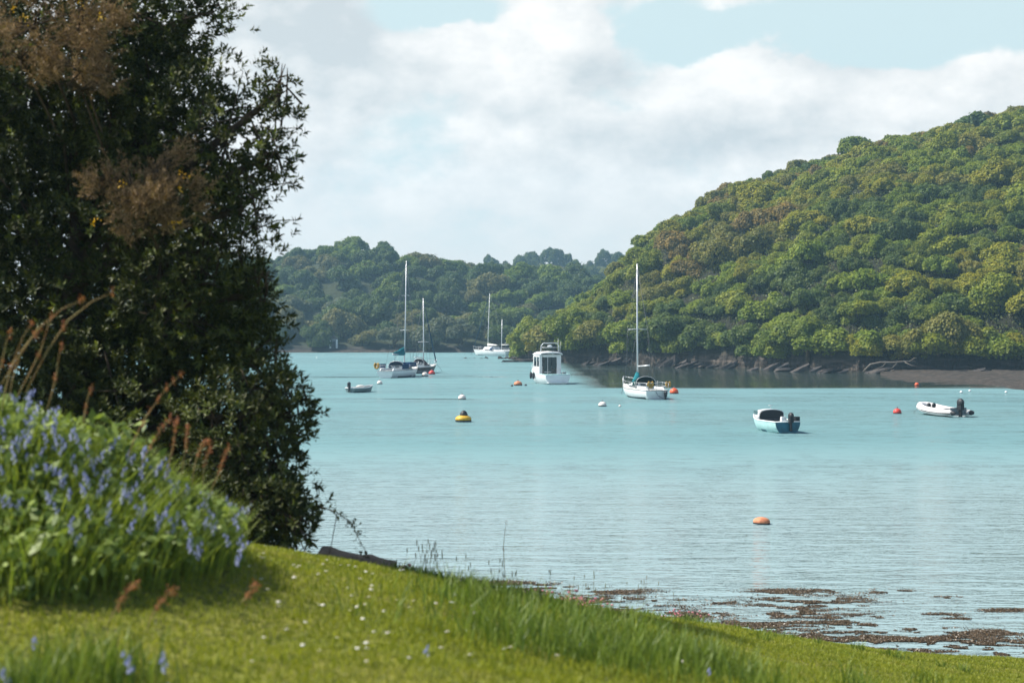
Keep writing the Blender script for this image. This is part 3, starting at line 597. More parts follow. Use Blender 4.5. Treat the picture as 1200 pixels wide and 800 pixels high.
# ---- sloop builder
def sloop(loc, rz, label, L, B, fb, mast_h, P):
    t = thing('sailing_boat', loc, label, 'sailing boat', rz, 'sailing yachts on moorings')
    fs, fm, fbw = fb * .92, fb * .95, fb * 1.22
    deck = make_hull(t, L, B, fs, fm, fbw, .35, [P['hull'], P['boot']], P.get('stripe', .10), tw=P.get('tw', .68), rake=.9, trake=P.get('trake', -.25))
    make_deck(t, deck, M_cream if P.get('cream', 1) else M_white, .07)
    gunwale(t, deck, .03, P.get('strake', M_grey))
    # cabin trunk with window strips
    y0, y1 = -L * .08, L * .26; b = MB()
    sec = lambda y, w, h, z: [(-w, y, z), (-w * .86, y, z + h * .8), (-w * .5, y, z + h), (w * .5, y, z + h), (w * .86, y, z + h * .8), (w, y, z)]
    rws = [sec(y0, B * .30, .42, fm), sec((y0 + y1) / 2, B * .30, .42, fm), sec(y1 - .4, B * .24, .36, fm + .04), sec(y1, B * .2, .05, fm + .08)]
    b.grid(rws, smooth=False); b.add(rws[0], [(0, 1, 2, 3, 4, 5)]); cab = b.build('cabin', M_white, t)
    for s in (-1, 1):
        b = MB(); b.box((s * B * .289, y0 + L * .1, fm + .2), (.05, L * .2, .15), M=Matrix.Rotation(-s * .12, 3, 'Y')); b.build('window', M_glass, cab)
    MB().box((0, y0 - .02, fm + .2), (.6, .05, .42)).build('companionway', M_grey, cab)
    # cockpit well with coamings
    b = MB()
    for s in (-1, 1): b.box((s * B * .27, -L * .27, fs + .13), (.14, L * .36, .26), taper=.8)
    b.build('coaming', M_white, t)
    MB().box((0, -L * .27, fs + .045), (B * .5, L * .34, .03)).build('cockpit_floor', M_grey, t)
    # sprayhood
    sp = MB(); w = B * .66; yb = -L * .10
    sp.grid([arch(yb + .95, w * .9, fm + .25, fm + .40), arch(yb + .6, w, fm + .22, fm + .78), arch(yb + .15, w, fm + .2, fm + .98), arch(yb - .25, w * 1.02, fm + .2, fm + 1.0)])
    sh = sp.build('sprayhood', P['hood'], t)
    so = sh.modifiers.new('solid', 'SOLIDIFY'); so.thickness = .03
    b = MB(); b.grid([arch(yb + .985, w * .55, fm + .3, fm + .42), arch(yb + .64, w * .62, fm + .38, fm + .80)]); b.build('window', M_clear, sh)
    b = MB(); b.tube(arch(yb - .26, w * 1.03, fm + .18, fm + 1.02), .02, 5); b.build('frame', M_alu, sh)
    # mast, spreaders, boom
    ym = P.get('ym', L * .14); lean = P.get('lean', 0); zt = mast_h
    top = (lean, ym - P.get('rakeback', .15), zt)
    mast = MB().tube([(0, ym, fm), (lean * .5, ym - .02, zt * .5), top], [.075, .07, .05], 8).build('mast', P.get('mastmat', M_alu), t)
    for fz, wd in P.get('spreaders', ((.5, .85),)):
        z = fm + (zt - fm) * fz; MB().tube([(-wd + lean * fz, ym - .1, z), (lean * fz, ym, z + .04), (wd + lean * fz, ym - .1, z)], .025, 5).build('spreader', M_alu, mast)
    b = MB(); b.tube([(lean, top[1], zt), (lean, top[1], zt + .35)], .012, 4); b.tube([(lean - .14, top[1], zt + .1), (lean + .14, top[1] - .1, zt + .1)], .01, 4); b.build('masthead_vane', M_dark, mast)
    zb = fm + P.get('boomz', 1.15); yb2 = ym - P.get('booml', L * .40)
    bo = MB().tube([(0, ym - .08, zb), (P.get('boomx', 0), yb2, zb + P.get('boomrise', .05))], .055, 7).build('boom', M_alu, t)
    if P.get('cover'):
        c = MB(); k = 9; rows_ = []
        for i in range(k + 1):
            f = i / k; yy = ym - .02 + (yb2 + .3 - ym) * f; hh = (.62 * (1 - f) ** 1.2 + .2) * P.get('coverh', 1); ww = .17 * (1 - .4 * f)
            zz = zb + (P.get('boomrise', .05)) * f; xx = P.get('boomx', 0) * f
            rows_.append([(xx - ww * .5, yy, zz - .12), (xx - ww, yy, zz + .05), (xx - ww * .5, yy, zz + hh * .7), (xx, yy, zz + hh), (xx + ww * .5, yy, zz + hh * .7), (xx + ww, yy, zz + .05), (xx + ww * .5, yy, zz - .12)])
        c.grid(rows_); c.build('sail_cover', P['cover'], bo)
    # standing rigging
    yb_ = deck[-1][1] - .1; zbw = deck[-1][2]
    wires = [('forestay', (0, yb_, zbw), (lean, top[1], zt - .1)), ('backstay', (0, -L / 2 + .1, fs), (lean, top[1], zt - .05))]
    for s in (-1, 1):
        wires += [('shroud', (s * B * .45, ym - .1, fm), (s * .85 + lean * .5, ym - .1, fm + (zt - fm) * .5)), ('shroud', (s * .85 + lean * .5, ym - .1, fm + (zt - fm) * .5), (lean, top[1], zt - .2)), ('shroud', (s * B * .43, ym - .5, fm), (lean * .5, ym, fm + (zt - fm) * .48))]
    for nme, a, c in wires: MB().tube([a, c], P.get('wire', .009), 4).build(nme, M_wire, t)
    if P.get('furl'): MB().tube([Vector(wires[0][1]) + Vector((0, 0, .3)), Vector(wires[0][1]).lerp(Vector(wires[0][2]), .5), Vector(wires[0][1]).lerp(Vector(wires[0][2]), .93)], [.09, .075, .03], 7).build('furled_jib', P['furl'], t)
    q = deck[-1]; MB().tube([(0, q[1] + .05, q[2]), (.15, q[1] + .7, q[2] * .5), (.25, q[1] + 1.3, -.05)], .018, 4).build('mooring_line', M_wire, t)
    # rails
    e = deck[-3]; e2 = deck[-5]
    rail(t, 'pulpit', [[(-e2[0], e2[1], e2[2] + .58), (-e[0], e[1], e[2] + .6), (0, deck[-1][1] + .1, zbw + .62), (e[0], e[1], e[2] + .6), (e2[0], e2[1], e2[2] + .58)]], [[(q * v[0], v[1], v[2]), (q * v[0], v[1], v[2] + .59)] for v in (e, e2) for q in (-1, 1)] + [[(0, deck[-1][1], zbw), (0, deck[-1][1] + .1, zbw + .62)]])
    d0, d1 = deck[0], deck[3]
    rail(t, 'pushpit', [[(-d1[0], d1[1], d1[2] + h), (-d0[0], d0[1], d0[2] + h), (d0[0], d0[1], d0[2] + h), (d1[0], d1[1], d1[2] + h)] for h in (.32, .6)], [[(q * v[0], v[1], v[2]), (q * v[0], v[1], v[2] + .6)] for v in (d0, d1) for q in (-1, 1)])
    for q in (-1, 1):
        rail(t, 'guard_rail', [[(q * v[0] * .97, v[1], v[2] + h) for v in deck[3:-3:2]] for h in (.3, .58)], [[(q * v[0] * .97, v[1], v[2]), (q * v[0] * .97, v[1], v[2] + .6)] for v in deck[5:-4:3]], .01)
    return t, deck
def on_boat(t, p):                                # world point of a boat-local point
    return Matrix.Translation(t.location) @ Matrix.Rotation(t.rotation_euler.z, 4, 'Z') @ Vector(p)
def horseshoe(t, p, mat, label, s=1.0):
    q = on_boat(t, p); b = MB()
    b.tube([(.17 * s * math.sin(a), 0, -.2 * s * math.cos(a) + .1 * s) for a in [R(-150 + 30 * i) for i in range(11)]], [.07 * s] * 11, 8)
    b.box((0, .05, .1 * s), (.3 * s, .05, .34 * s))
    o = b.build('horseshoe_lifebuoy', mat); o.location = q; o.rotation_euler = (0, 0, t.rotation_euler.z); return tag(o, label, 'lifebuoy')

# near sloop, green hood
ns, dk = sloop(on_water(752, 465.5), R(14), 'white sloop with dark green sprayhood and teal cloth at the mast moored before the headland', 7.6, 2.55, .78, 11.05,
               dict(hull=M_white, boot=M_antifoul, hood=M_greenc, cover=None, lean=-.1, ym=1.0, booml=1.5, boomz=1.8, boomx=.5, boomrise=.1, coverh=.9, tw=.74, spreaders=((.47, .8),)))
b = MB(); b.grid([[(.06, 1.12, 2.05), (-.06, 1.12, 2.08), (-.1, .9, 2.05), (.06, .85, 2.0)], [(.05, 1.15, 1.6), (-.25, 1.2, 1.6), (-.32, .75, 1.55), (.08, .7, 1.6)], [(.03, 1.2, 1.18), (-.42, 1.25, 1.2), (-.5, .6, 1.16), (.1, .6, 1.2)]]); b.build('mast_cover', M_tealc, ns).modifiers.new('solid', 'SOLIDIFY').thickness = .04
MB().tube([(-.12, -3.83 + .06, .62), (.0, -3.9, .35), (.35, -3.88, .14), (.75, -3.84, .05)], .03, 5).build('transom_stripe', M_grey, ns)
outboard(ns, -3.86, .25, M_dark, .75, .62)
horseshoe(ns, (-.55, -3.75, 1.1), M_ochre, 'ochre horseshoe lifebuoy on the port stern rail of the green-hooded sloop', 1.2)
horseshoe(ns, (.98, -3.6, 1.1), M_ochre, 'ochre horseshoe lifebuoy at the starboard quarter of the green-hooded sloop', 1.1)
# left sloop, blue canvas
ls, dk = sloop(on_water(469, 441.5), R(-20), 'white sloop with navy canvas dodgers and teal sail cover moored off the far shore', 8.6, 2.9, .88, 13.5,
               dict(hull=M_white, boot=M_antifoul, hood=M_navy, cover=M_tealc, lean=.35, ym=1.1, booml=2.0, boomz=1.75, coverh=1.1, boomx=-.55, tw=.66, spreaders=((.36, .6), (.68, .5)), wire=.013))
for s, lab in ((1, 1), (-1, 0)):
    b = MB(); b.grid([[(s * 1.42, -2.6, .98), (s * 1.44, -2.6, 1.55)], [(s * 1.47, -.9, 1.0), (s * 1.47, -.9, 1.55)]], smooth=False)
    o = b.build('dodger_cloth', M_navy, ls); o.modifiers.new('solid', 'SOLIDIFY').thickness = .04
b = MB(); b.box((.75, 1.0, 1.45), (1.0, 2.0, .5), taper=.85); b.build('folded_dinghy_cover', M_navy, ls)
horseshoe(ls, (-1.0, -4.25, 1.25), M_ochre, 'ochre horseshoe lifebuoy on the stern rail of the navy-canvas sloop', 1.6)
# dark sloop
ds, dk = sloop(on_water(494.5, 437), R(-24), 'small sloop with dark red-brown topsides moored close behind the navy-canvas sloop', 6.2, 2.2, .85, 9.4,
               dict(hull=M_wood, boot=M_grey, stripe=.42, hood=M_redbrown, cover=None, furl=M_furl, lean=.05, ym=.4, tw=.6, strake=M_white, spreaders=((.36, .75),), wire=.013))
# ketch
kp = on_water(577, 416.6)
kt, dk = sloop(kp, R(40), 'white two-masted ketch moored far off under the distant shore', 10.5, 3.1, 1.0, 12.6,
               dict(hull=M_white, boot=M_antifoul, hood=M_navy, cover=M_cream, furl=M_furl, ym=1.5, booml=3.2, coverh=.5, tw=.6, lean=.4, mastmat=M_white, spreaders=((.4, .7), (.68, .8)), wire=.015))
mz = MB().tube([(0, -2.9, .9), (.15, -2.9, 7.3)], [.09, .06], 8).build('mizzen_mast', M_white, kt)
MB().tube([(-.6, -2.9, 4.6), (.6, -2.9, 4.6)], .03, 5).build('spreader', M_alu, mz); MB().tube([(0, -2.95, 2.2), (0, -5.2, 2.25)], .09, 7).build('mizzen_boom', M_cream, kt)
MB().box((0, .2, 1.5), (1.7, 3.4, .6), taper=.85).build('deckhouse', M_white, kt)
b = MB(); b.tube([(.8, -4.9, 1), (.8, -5.3, 2.6)], .04, 5); b.tube([(-.8, -4.9, 1), (-.8, -5.3, 2.6)], .04, 5); b.box((0, -5.3, 2.6), (2.0, .5, .1)); b.build('stern_gantry', M_grey, kt)
t = thing('rubber_tender', on_water(603, 416.4), 'tiny dark tender lying astern of the ketch', 'dinghy', R(70))
dd = make_hull(t, 2.2, 1.2, .3, .3, .4, .15, [M_grey, M_dark], .05); gunwale(t, dd, .12, M_grey, 'inflatable_tube'); make_deck(t, dd, M_dark, 0, .15)

# motor cruiser
mc = thing('motor_cruiser', on_water(641, 449), 'white motor cruiser with pilothouse and radar arch moored before the headland tip', 'motor boat', R(17))
dk = make_hull(mc, 7.0, 2.85, 1.0, 1.08, 1.55, .4, [M_white, M_tealc], .10, tw=.93, rake=.5, full=2.6)
make_deck(mc, dk, M_white, .04, .05, 9); gunwale(mc, dk, .035, M_aqua)
MB().box((0, -2.0, .45), (2.3, 2.4, .04)).build('cockpit_floor', M_cream, mc)
ph = MB(); W2 = 1.1
# pilothouse: corner posts and panels, window openings glazed
zb, zt = 1.05, 2.95; yR, yF = -1.0, 1.0
ph.box((-W2 + .08, yR, (zb + zt) / 2 - .3), (.3, .1, zt - zb + .6)); ph.box((W2 - .16, yR, (zb + zt) / 2 - .3), (.46, .1, zt - zb + .6)); ph.box((0, yR, zt - .12), (1.6, .1, .22))
for s in (-1, 1):
    ph.box((s * W2, 0, zb + .25), (.08, 2.0, .9)); ph.box((s * W2, 0, zt - .1), (.08, 2.0, .22))
    for yy in (-.92, -.05, .95): ph.box((s * W2, yy, 2.1), (.08, .14, 1.3))
ph.box((0, yF, zb + .3), (2.2, .08, .8)); ph.box((0, yF, zt - .1), (2.2, .08, .22)); ph.box((-W2, yF, 2.1), (.1, .1, 1.4)); ph.box((W2, yF, 2.1), (.1, .1, 1.4)); ph.box((0, yF, 2.1), (.08, .08, 1.3))
house = ph.build('pilothouse', M_white, mc)
for s in (-1, 1):
    for yy in (-.48, .45): MB().box((s * W2, yy, 2.17), (.03, .74, 1.15)).build('window', M_glass, house)
for s in (-1, 1): MB().box((s * .54, yF, 2.17), (.98, .03, 1.15)).build('window', M_clear, house)
dr = MB(); dr.box((-.28, yR - .03, 1.62), (.78, .04, 2.2)).build('door', M_glass, house)
b = MB(); b.box((-.28, yR - .07, 1.62), (.05, .04, 2.2)); b.box((-.28, yR - .07, 1.2), (.76, .04, .05)); b.build('door_frame', M_alu, house)
MB().box((.42, yR - .03, 2.1), (.5, .04, 1.2)).build('window', M_glass, house)
b = MB(); b.grid([[(-1.22, -1.5, 2.98), (-1.1, -1.45, 3.16), (0, -1.42, 3.24), (1.1, -1.45, 3.16), (1.22, -1.5, 2.98)], [(-1.24, 0, 3.02), (-1.12, 0, 3.24), (0, 0, 3.32), (1.12, 0, 3.24), (1.24, 0, 3.02)], [(-1.15, 1.35, 2.96), (-1.0, 1.3, 3.1), (0, 1.3, 3.16), (1.0, 1.3, 3.1), (1.15, 1.35, 2.96)]])
rf = b.build('roof', M_white, house); rf.modifiers.new('solid', 'SOLIDIFY').thickness = .1
b = MB(); b.tube([(-1.0, -.9, 3.1), (-.95, -1.0, 3.9), (-.7, -1.0, 4.15), (.7, -1.0, 4.15), (.95, -1.0, 3.9), (1.0, -.9, 3.1)], .045, 7); b.tube([(-.98, -.95, 3.7), (.98, -.95, 3.7)], .03, 6); b.build('radar_arch', M_alu, mc)
b = MB(); b.lathe([(0.01, 0), (.24, .02), (.26, .12), (.2, .2), (.01, .24)], (0, -.95, 3.72), 14); b.build('radar_dome', M_white, mc)
b = MB(); b.tube([(.9, -.9, 3.1), (.9, -.9, 4.6)], [.03, .015], 6); b.build('antenna', M_white, mc); MB().tube([(1.0, -1.3, 3.0), (1.0, -1.35, 4.3)], .012, 4).build('antenna', M_white, mc)
b = MB(); b.box((0, 1.75, 1.55), (1.7, 1.5, .5), taper=.75); b.build('fore_cabin', M_white, mc)
for s in (-1, 1): rail(mc, 'bow_rail', [[(s * v[0] * .95, v[1], v[2] + .5) for v in dk[9:]]], [[(s * v[0] * .95, v[1], v[2]), (s * v[0] * .95, v[1], v[2] + .5)] for v in dk[9::3]])
b = MB(); b.box((0, -3.55, .2), (2.2, .5, .06)); b.build('bathing_platform', M_white, mc)
MB().box((0, -3.05, 1.0), (2.5, .3, .1)).build('stern_seat', M_aqua, mc); MB().box((.98, -2.6, 1.1), (.34, .3, .26)).build('outboard_bracket', M_grey, mc)
fnd = None
for i, (yy, lab) in enumerate(((1.9, 'dark fender hanging at the bow of the motor cruiser'), (.9, 'dark fender hanging below the pilothouse window of the motor cruiser'), (-.2, 'dark fender hanging amidships on the motor cruiser'))):
    k = min(range(len(dk)), key=lambda j: abs(dk[j][1] - yy)); q = on_boat(mc, (-dk[k][0] - .12, yy, .8))
    if fnd is None:
        b = MB(); b.lathe([(.01, -.34), (.1, -.3), (.13, -.15), (.13, .15), (.1, .3), (.03, .36), (.015, .6)], n=10); fnd = b.build('fender', M_dark); o = fnd
    else: o = fnd.copy(); C.objects.link(o)
    o.location = q; tag(o, lab, 'fender', 'fenders along the motor cruiser')

# teal cuddy boat
tb = thing('cuddy_boat', on_water(905, 504.5), 'small teal open boat with black cuddy screen and outboard', 'motor boat', R(15))
dk = make_hull(tb, 3.9, 1.72, .62, .62, .9, .25, [M_aqua, M_tealhull], .06, tw=.86, rake=.3, full=2.4)
tr = MB(); rr = hull_shape(3.9, 1.72, .62, .62, .9, .25, tw=.86, rake=.3, full=2.4)[0][0]
tr.add([(x * 1.005, y - .015, z) for x, y, z in rr], [tuple(range(len(rr)))]); tr.build('transom', M_tealhull, tb)
gunwale(tb, dk, .035, M_white); make_deck(tb, dk, M_white, .05, .02, 9)
MB().box((0, -.8, .25), (1.3, 2.1, .04)).build('cockpit_floor', M_grey, tb)
b = MB()
for s in (-1, 1): b.grid([[(s * v[0] * .93, v[1], v[2] - .03), (s * v[0] * .9, v[1], .25)] for v in dk[:11]])
b.build('inner_lining', M_tealhull, tb)
cud = MB(); Y0 = .1; rw = [arch(Y0, 1.56, .58, 1.2, 11, .26), arch(Y0 + .5, 1.48, .62, 1.19, 11, .26), arch(Y0 + 1.0, 1.1, .74, .95, 11, .3)]
cud.grid(rw); cu = cud.build('cuddy', M_white, tb); cu.modifiers.new('solid', 'SOLIDIFY').thickness = .04
b = MB(); b.add(arch(Y0 - .03, 1.5, .45, 1.16, 11, .26), [tuple(range(12))]); b.build('rear_curtain', M_dark, cu)
for s in (-1, 1): MB().box((s * .74, Y0 + .45, 1.0), (.03, .5, .2)).build('window', M_clear, cu)
b = MB(); b.tube([(.05, Y0 + .2, 1.18), (.05, Y0 + .2, 1.4)], .012, 4); b.tube([(-.1, Y0 + .2, 1.4), (.2, Y0 + .2, 1.4)], .012, 4); b.build('navigation_light_post', M_alu, tb)
outboard(tb, -1.95, .62, M_dark, .85, .12); MB().box((-.15, -1.7, .74), (.3, .24, .3), taper=.8).build('locker', M_white, tb); MB().box((.62, -1.75, .72), (.26, .3, .34)).build('fuel_box', M_dark, tb)
MB().box((0, -1.2, .5), (1.45, .26, .05)).build('thwart', M_wood, tb)
# rigid inflatable
rb = thing('rigid_inflatable', on_water(1103, 486.5), 'pale grey inflatable boat with big black outboard and rope beckets', 'inflatable boat', R(20))
pts = [(-.72, -2.1, .28), (-.74, -1.0, .28), (-.74, 0, .3), (-.70, .9, .38), (-.5, 1.6, .5), (-.2, 1.95, .57), (.2, 1.95, .57), (.5, 1.6, .5), (.70, .9, .38), (.74, 0, .3), (.74, -1.0, .28), (.72, -2.1, .28)]
b = MB(); b.tube(pts, [.16] + [.235] * 10 + [.16], 12); b.build('inflatable_tube', M_hyp, rb)
for s in (-1, 1):
    MB().lathe([(.165, 0), (.12, .2), (.03, .3)], (s * .72, -2.1, .28), 12, M=Matrix.Rotation(PI / 2, 3, 'X')).build('tube_cone', M_dark, rb)
    MB().tube([(s * (abs(p[0]) + .2), p[1], p[2] - .05) for p in pts[:5]], .035, 5).build('rubbing_strip', M_dark, rb)
b = MB(); b.grid([[(-.6, -1.9, .05), (0, -1.9, -.18), (.6, -1.9, .05)], [(-.6, .6, .1), (0, .6, -.15), (.6, .6, .1)], [(-.2, 1.7, .4), (0, 1.75, .3), (.2, 1.7, .4)]]); b.build('hull', M_grey, rb)
MB().box((0, -1.75, .35), (1.25, .06, .5)).build('transom', M_grey, rb)
outboard(rb, -1.8, .5, M_dark, 1.15, 0)
MB().box((0, -.4, .45), (1.2, .28, .06)).build('thwart', M_grey, rb)
for s, yy in ((-.3, .9), (-.05, .7)): b = MB(); b.ell((s, yy, .62), (.15, .12, .17), 10, 7); b.build('dry_bag', M_dark, rb)
MB().tube([(-.25, 1.9, .45), (-.5, 2.2, .15), (-.55, 2.25, -.05)], .012, 4).build('painter', M_wire, rb)
# grey dinghy
gd = thing('rowing_dinghy', on_water(422.5, 459.3), 'small grey-green dinghy with black outboard tilted up, lying ahead of the navy-canvas sloop', 'dinghy', R(-34))
dk = make_hull(gd, 2.9, 1.35, .42, .42, .58, .15, [M_dinghy, M_dinghy], 0, tw=.8, rake=.25); gunwale(gd, dk, .04, M_white)
make_deck(gd, dk, M_cream, 0, .22)
for yy in (-.7, .35): MB().box((0, yy, .36), (1.15, .24, .04)).build('thwart', M_white, gd)
outboard(gd, -1.45, .5, M_dark, .75, 0); MB().ell((-.1, .1, .5), (.3, .5, .14), 10, 6).build('folded_cover', M_cream, gd)

# ------------------------------------------------------------------ buoys
def buoy(px, py, r, mat, label, cap=None, squash=.92, stretch=1.0, eye=True, name='mooring_buoy', group='mooring buoys on the creek', lay=False):
    p = on_water(px, py); t = thing(name, (p.x, p.y, r * .35), label, 'buoy', random.uniform(-.5, .5), group)
    b = MB(); b.ell((0, 0, 0), (r * stretch, r, r * squash), 18, 12); b.build('float', mat, t)
    if cap: c = MB(); c.ell((r * .05, 0, r * squash * .62), (r * .52, r * .5, r * .75), 12, 8); c.build('cap', cap, t)
    elif eye:
        b = MB(); b.tube([(0, 0, r * squash * .9), (0, 0, r * squash + .07)], r * .12, 6); b.tube([(.07 * r * math.cos(q) * 2, 0, r * squash + .07 + .07 * r * 2 * math.sin(q)) for q in [i * PI / 4 for i in range(9)]], r * .045, 5); b.build('mooring_eye', M_wire, t)
    b = MB(); b.lathe([(r * .985 * stretch, -r * .12), (r * 1.005 * stretch, -r * .28), (r * .9 * stretch, -r * .45)], n=18, sy=1 / stretch); b.build('waterline_growth', M_dark, t)
    return t
buoy(892.5, 613.5, .19, M_pale_orange, 'weathered orange buoy lying on its side, alone in the open water toward the bank', stretch=1.35, squash=.72, eye=False)
buoy(790, 461, .38, M_orange, 'big bright orange buoy beside the stern of the green-hooded sloop')
buoy(706, 476, .30, M_wbuoy, 'round off-white buoy ahead of the bow of the green-hooded sloop', squash=.8)
buoy(726.5, 476.3, .10, M_wbuoy, 'tiny pale pick-up float between the off-white buoy and the green-hooded sloop', name='pickup_float')
buoy(541.5, 467.8, .31, M_wbuoy, 'off-white buoy with dark waterline out beyond the yellow float', squash=.9)
buoy(543, 494, .5, M_yellow, 'large yellow float with a black domed top', cap=M_dark, squash=.5, stretch=1.0)
buoy(607, 451.5, .42, M_pale_orange, 'faded pink-orange buoy beside the motor cruiser bow', squash=.7)
buoy(600, 452.5, .13, M_dark, 'small dark float trailing off the faded pink-orange buoy', name='pickup_float', eye=False)
buoy(616, 451.8, .13, M_dark, 'small dark float between pink-orange buoy and motor cruiser', name='pickup_float', eye=False)
buoy(506, 438.6, .4, M_red, 'red buoy past the bow of the dark red-brown sloop')
buoy(498, 440.6, .38, M_wbuoy, 'white buoy under the dark red-brown sloop hull')
buoy(445, 449.8, .28, M_wbuoy, 'pale buoy between the grey-green dinghy and the navy-canvas sloop')
buoy(1051.5, 484.5, .28, M_red, 'deep red buoy just ahead of the inflatable')
buoy(1074.5, 451.5, .22, M_orange, 'small orange buoy stranded at the edge of the mudflat')
buoy(1126.5, 460, .13, M_white, 'tiny white float off the mudflat behind the inflatable outboard', name='pickup_float', eye=False)
buoy(1136.5, 458.4, .12, M_white, 'tinier white float second from the inflatable off the mudflat', name='pickup_float', eye=False)
buoy(1179, 460, .12, M_white, 'tiny white float farther along off the mudflat edge', name='pickup_float', eye=False)

# ------------------------------------------------------------------ near vegetation
def blades(P, H, Wd, lean, rng, mat, name, dirs=None):
    """curved grass blades: 5 vertices, 3 triangles each"""
    n = len(P); a = rng.uniform(0, 2 * PI, n); u = np.stack([np.cos(a), np.sin(a), np.zeros(n)], 1)
    b = rng.uniform(0, 2 * PI, n); l = np.stack([np.cos(b), np.sin(b), np.zeros(n)], 1) * (lean * rng.uniform(.2, 1.2, n))[:, None]
    if dirs is not None: l = l * .5 + dirs * lean
    H = H[:, None]; W_ = (Wd if isinstance(Wd, np.ndarray) else np.full(n, Wd))[:, None]; up = np.array([0, 0, 1.])
    mid = P + up * H * .6 + l * H * .35; tip = P + up * H * .95 + l * H
    V = np.stack([P - u * W_, P + u * W_, mid - u * W_ * .7, mid + u * W_ * .7, tip], 1).reshape(-1, 3)
    k = np.arange(n)[:, None] * 5
    F = np.concatenate([k + [0, 1, 3], k + [0, 3, 2], k + [2, 3, 4]])
    return V, F
# lawn
n = 330000; d = 5.0 + 21.0 * RNG.random(n) ** 1.1; a = RNG.uniform(-.40, .40, n); x = a * d; y = d; z = bank_z(x, y)
f = fbm(x * .8, y * .8, 61); bare = bank_z(x, y, False)
keep = (bare > .40 + .2 * (f - .47)) & (mound_h(x, y) < .25); x, y, z, f, d = x[keep], y[keep], z[keep], f[keep], d[keep]
tall = np.clip((fbm(x * 1.3, y * 1.3, 66) - .50) * 4, 0, 1)
crest = np.clip(1 - np.abs(y - np.interp(x, [-1.2, -.5, .17, .96, 1.82, 3.3], [13.2, 13.8, 14.5, 16, 19, 24])) / .7, 0, 1) * (x > -1.1) * (x < 4) * np.clip(fbm(x * 2, y * 2, 68) * 2 - .4, 0, 1)
H = RNG.uniform(.022, .05, len(x)) * (1 + .5 * tall + 0.9 * crest)
V, F = blades(np.stack([x, y, z - .008], 1), H, .0022 + .00022 * d, .55, RNG, M_grass, 'grass')
o = link('grass', np_mesh('grass', V, [F], M_grass)); tag(o, 'short green lawn grass on the bank', 'grass', kind='stuff')
# longer tufts on the near slope
tp = [(660, 770, 8.6, .95, 900), (740, 790, 8.2, .9, 1000), (700, 785, 7.6, .5, 500), (600, 790, 7.8, .4, 350), (700, 740, 11, .6, 450), (610, 715, 13.5, .5, 350), (545, 700, 13.3, .3, 300), (505, 690, 13.4, .2, 420), (820, 800, 8.6, .35, 700), (110, 790, 6.0, .25, 500), (20, 800, 5.7, .2, 400), (560, 760, 9.5, .35, 400), (770, 730, 17, .9, 500), (800, 725, 21, .9, 300)] + [(px_, np.interp(px_, [470, 540, 620, 700, 760, 830], [676, 688, 703, 720, 726, 735]), float(np.interp(px_, [460, 540, 620, 700, 760, 830], [13.0, 13.7, 14.4, 15.9, 18.8, 23.5])), random.uniform(.06, .22), random.randint(40, 170)) for px_ in RNG.uniform(470, 840, 34)] + [(px_, 760, random.uniform(6.5, 20), random.uniform(.05, .2), random.randint(30, 90)) for px_ in RNG.uniform(560, 1150, 30)]
PV = []
for px, py, d, r, m in tp:
    cx = (px - 600) / FPX * d; xx = cx + RNG.normal(0, r * .5, m); yy = d + RNG.normal(0, r * .5, m)
    PV.append(np.stack([xx, yy, bank_z(xx, yy) - .01, RNG.uniform(.05, .27, m) * (1.0 if py > 720 and d < 12 else .6), np.full(m, .0028 + .00015 * d)], 1))
PV = np.concatenate(PV); V, F = blades(PV[:, :3], PV[:, 3], PV[:, 4], .6, RNG, M_tall, 'tuft')
o = link('tall_grass', np_mesh('tall_grass', V, [F], M_tall)); tag(o, 'longer green grass tufts along the bank edge', 'grass', kind='stuff')
# dry flowering grass stalks on the bank edge
m = 70; ax = np.r_[RNG.normal(505, 12, 26), RNG.uniform(530, 800, 44)]
SP = []; 
bs = MB()
for px in ax:
    d = float(np.interp(px, [460, 540, 620, 700, 760, 830], [13.2, 13.8, 14.5, 16, 19, 24])) + random.uniform(-.3, .3); x0 = (px - 600) / FPX * d; z0 = float(bank_z(np.array([x0]), np.array([d]))[0])
    h = random.uniform(.18, .42) * d / 14; lx = random.uniform(-.2, .2) * h
    bs.tube([(x0, d, z0), (x0 + lx * .3, d, z0 + h * .55), (x0 + lx, d, z0 + h)], [.0022, .0018, .001], 3)
    bs.ell((x0 + lx, d, z0 + h), (.005, .005, random.uniform(.02, .04)), 5, 4)
o = bs.build('flowering_grass', M_straw); tag(o, 'thin dry flowering grass stalks along the bank edge', 'grass', kind='stuff')
# bank vegetation on the mound
n = 42000; x = RNG.uniform(-4.2, -1.2, n); y = RNG.uniform(6.4, 10.2, n); mh = mound_h(x, y); keep = mh > .09 + .06 * RNG.random(n); x, y, mh = x[keep], y[keep], mh[keep]; z = bank_z(x, y)
g = np.stack([(x + 2.75) / .5, (y - 8.2) / .6, np.zeros(len(x))], 1); g = unit(g + 1e-6) * .7
g[:, 0] += .25
m = len(x) // 2
V1, F1 = blades(np.stack([x, y, z - .02], 1)[:m], RNG.uniform(.14, .36, m) * (.6 + .8 * fbm(x[:m] * 3, y[:m] * 3, 79)), RNG.uniform(.003, .007, m), .55, RNG, None, '', g[:m])
o = link('bank_grass', np_mesh('bank_grass', V1, [F1], M_bankgrass)); tag(o, 'long lush grass and bluebell leaves covering the rounded bank', 'grass', kind='stuff')
hh = RNG.random(len(x) - m) ** .7 * (.14 + .30 * fbm(x[m:] * 4, y[m:] * 4, 77)); Pp = np.stack([x, y, z], 1)[m:] + np.stack([RNG.normal(0, .03, len(hh)), RNG.normal(0, .03, len(hh)), hh], 1)
Nn = unit(g[m:] * .5 + np.array([-.1, -.2, .8]) + RNG.normal(size=(len(hh), 3)) * .6); s = RNG.uniform(.018, .065, len(hh))
